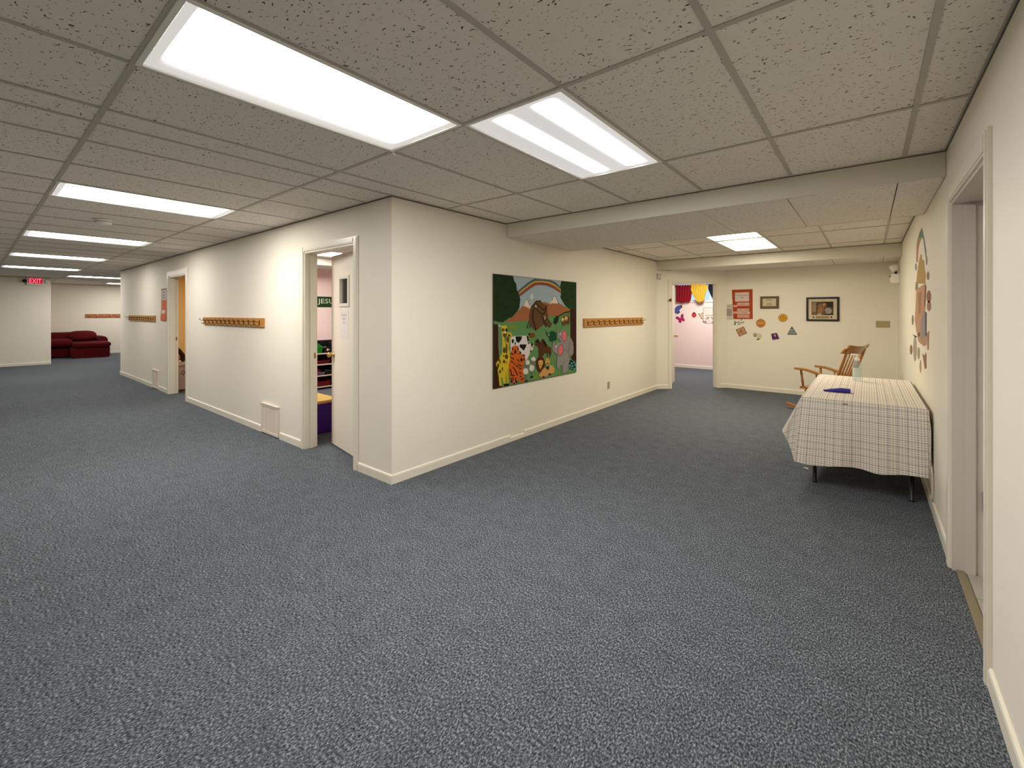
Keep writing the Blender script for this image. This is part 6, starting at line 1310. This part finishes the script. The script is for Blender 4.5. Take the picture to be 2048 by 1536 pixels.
tag(mb.build('curtain_rod', M_dark, None, loc=(-3.35, 11.842, 2.15)), 'thin dark rod carrying the three curtains', 'curtain rod')
def bfly(cx, cz, k, ang=0):
    base = [(0, 0.1), (0.35, 0.75), (0.9, 0.95), (1.0, 0.55), (0.75, 0.1), (0.62, -0.1), (0.8, -0.5), (0.5, -0.9), (0.15, -0.75), (0, -0.3)]
    pts = base + [(-x, y) for x, y in base[::-1]][1:-1]
    return [(cx + k * (x * math.cos(ang) - y * math.sin(ang)), cz + k * (x * math.sin(ang) + y * math.cos(ang))) for x, y in pts]
def nst(name, polys, label): return sticker(name, polys, label, fr=FN, group='stickers on the pink wall')
nst('butterfly_sticker', [((40, 34, 52), [(x, 1.53 + (z - 1.53) * 0.62) for x, z in bfly(-4.03, 1.53, 0.21, -0.05)]), ((70, 92, 158), [(x, 1.53 + (z - 1.53) * 0.62) for x, z in bfly(-4.03, 1.53, 0.182, -0.05)]), ((40, 34, 52), rect(-4.04, 1.42, -4.02, 1.63))], 'blue butterfly sticker on the pink wall by the door edge')
nst('butterfly_sticker', [((110, 12, 56), bfly(-3.855, 1.285, 0.11, 0.45)), ((186, 24, 96), bfly(-3.85, 1.285, 0.09, 0.45))], 'magenta butterfly sticker low on the pink wall')
nst('ladybird_sticker', [((120, 26, 34), circ(-3.516, 1.385, 0.058, 18, 0.066)), ((196, 60, 72), circ(-3.516, 1.38, 0.048, 18, 0.054)), ((40, 6, 10), circ(-3.516, 1.44, 0.024, 10, 0.02)), ((130, 24, 36), rect(-3.52, 1.33, -3.512, 1.42))], 'round red ladybird sticker on the pink wall')
def rrect(u0, v0, u1, v1, r):
    o = []
    for cx, cy, a0 in ((u1 - r, v1 - r, 0), (u0 + r, v1 - r, PI / 2), (u0 + r, v0 + r, PI), (u1 - r, v0 + r, 1.5 * PI)):
        o += [(cx + r * math.cos(a0 + k * PI / 8), cy + r * math.sin(a0 + k * PI / 8)) for k in range(5)]
    return o
nst('board_sticker', [((150, 120, 112), rrect(-3.295, 1.165, -2.72, 1.582, 0.05)), ((226, 212, 202), rrect(-3.284, 1.176, -2.73, 1.571, 0.042)), ((90, 72, 60), rect(-3.24, 1.372, -2.8, 1.382)),
   ((150, 130, 100), circ(-3.17, 1.32, 0.03, 10, 0.022)), ((110, 92, 80), stroke([(-3.1, 1.34), (-3.06, 1.29)], 0.02)[0]), ((176, 152, 118), circ(-3.2, 1.29, 0.04, 12, 0.02)), ((150, 140, 156), circ(-3.24, 1.21, 0.04, 12, 0.03)), ((40, 26, 28), circ(-3.285, 1.222, 0.014, 8)), ((214, 210, 200), circ(-3.15, 1.24, 0.06, 12, 0.04)), ((150, 118, 86), circ(-3.05, 1.20, 0.04, 10, 0.025))], 'white rounded board sticker with animals along its lower half')
nst('moth_sticker', [((150, 134, 92), bfly(-3.345, 1.385, 0.062, 0.2)), ((204, 186, 140), bfly(-3.335, 1.375, 0.04, 0.2))], 'tan butterfly sticker at the left edge of the white board sticker')
nst('snail_sticker', [((196, 176, 170), [(-3.36, 1.30), (-3.33, 1.335), (-3.27, 1.31), (-3.2, 1.305), (-3.21, 1.27), (-3.3, 1.26)]), ((74, 40, 36), stroke([(-3.345, 1.318), (-3.32, 1.30), (-3.285, 1.293)], 0.022)[0])], 'pale bug sticker with dark head beside the white board sticker')

# every curved part ends here; nothing hidden is left behind
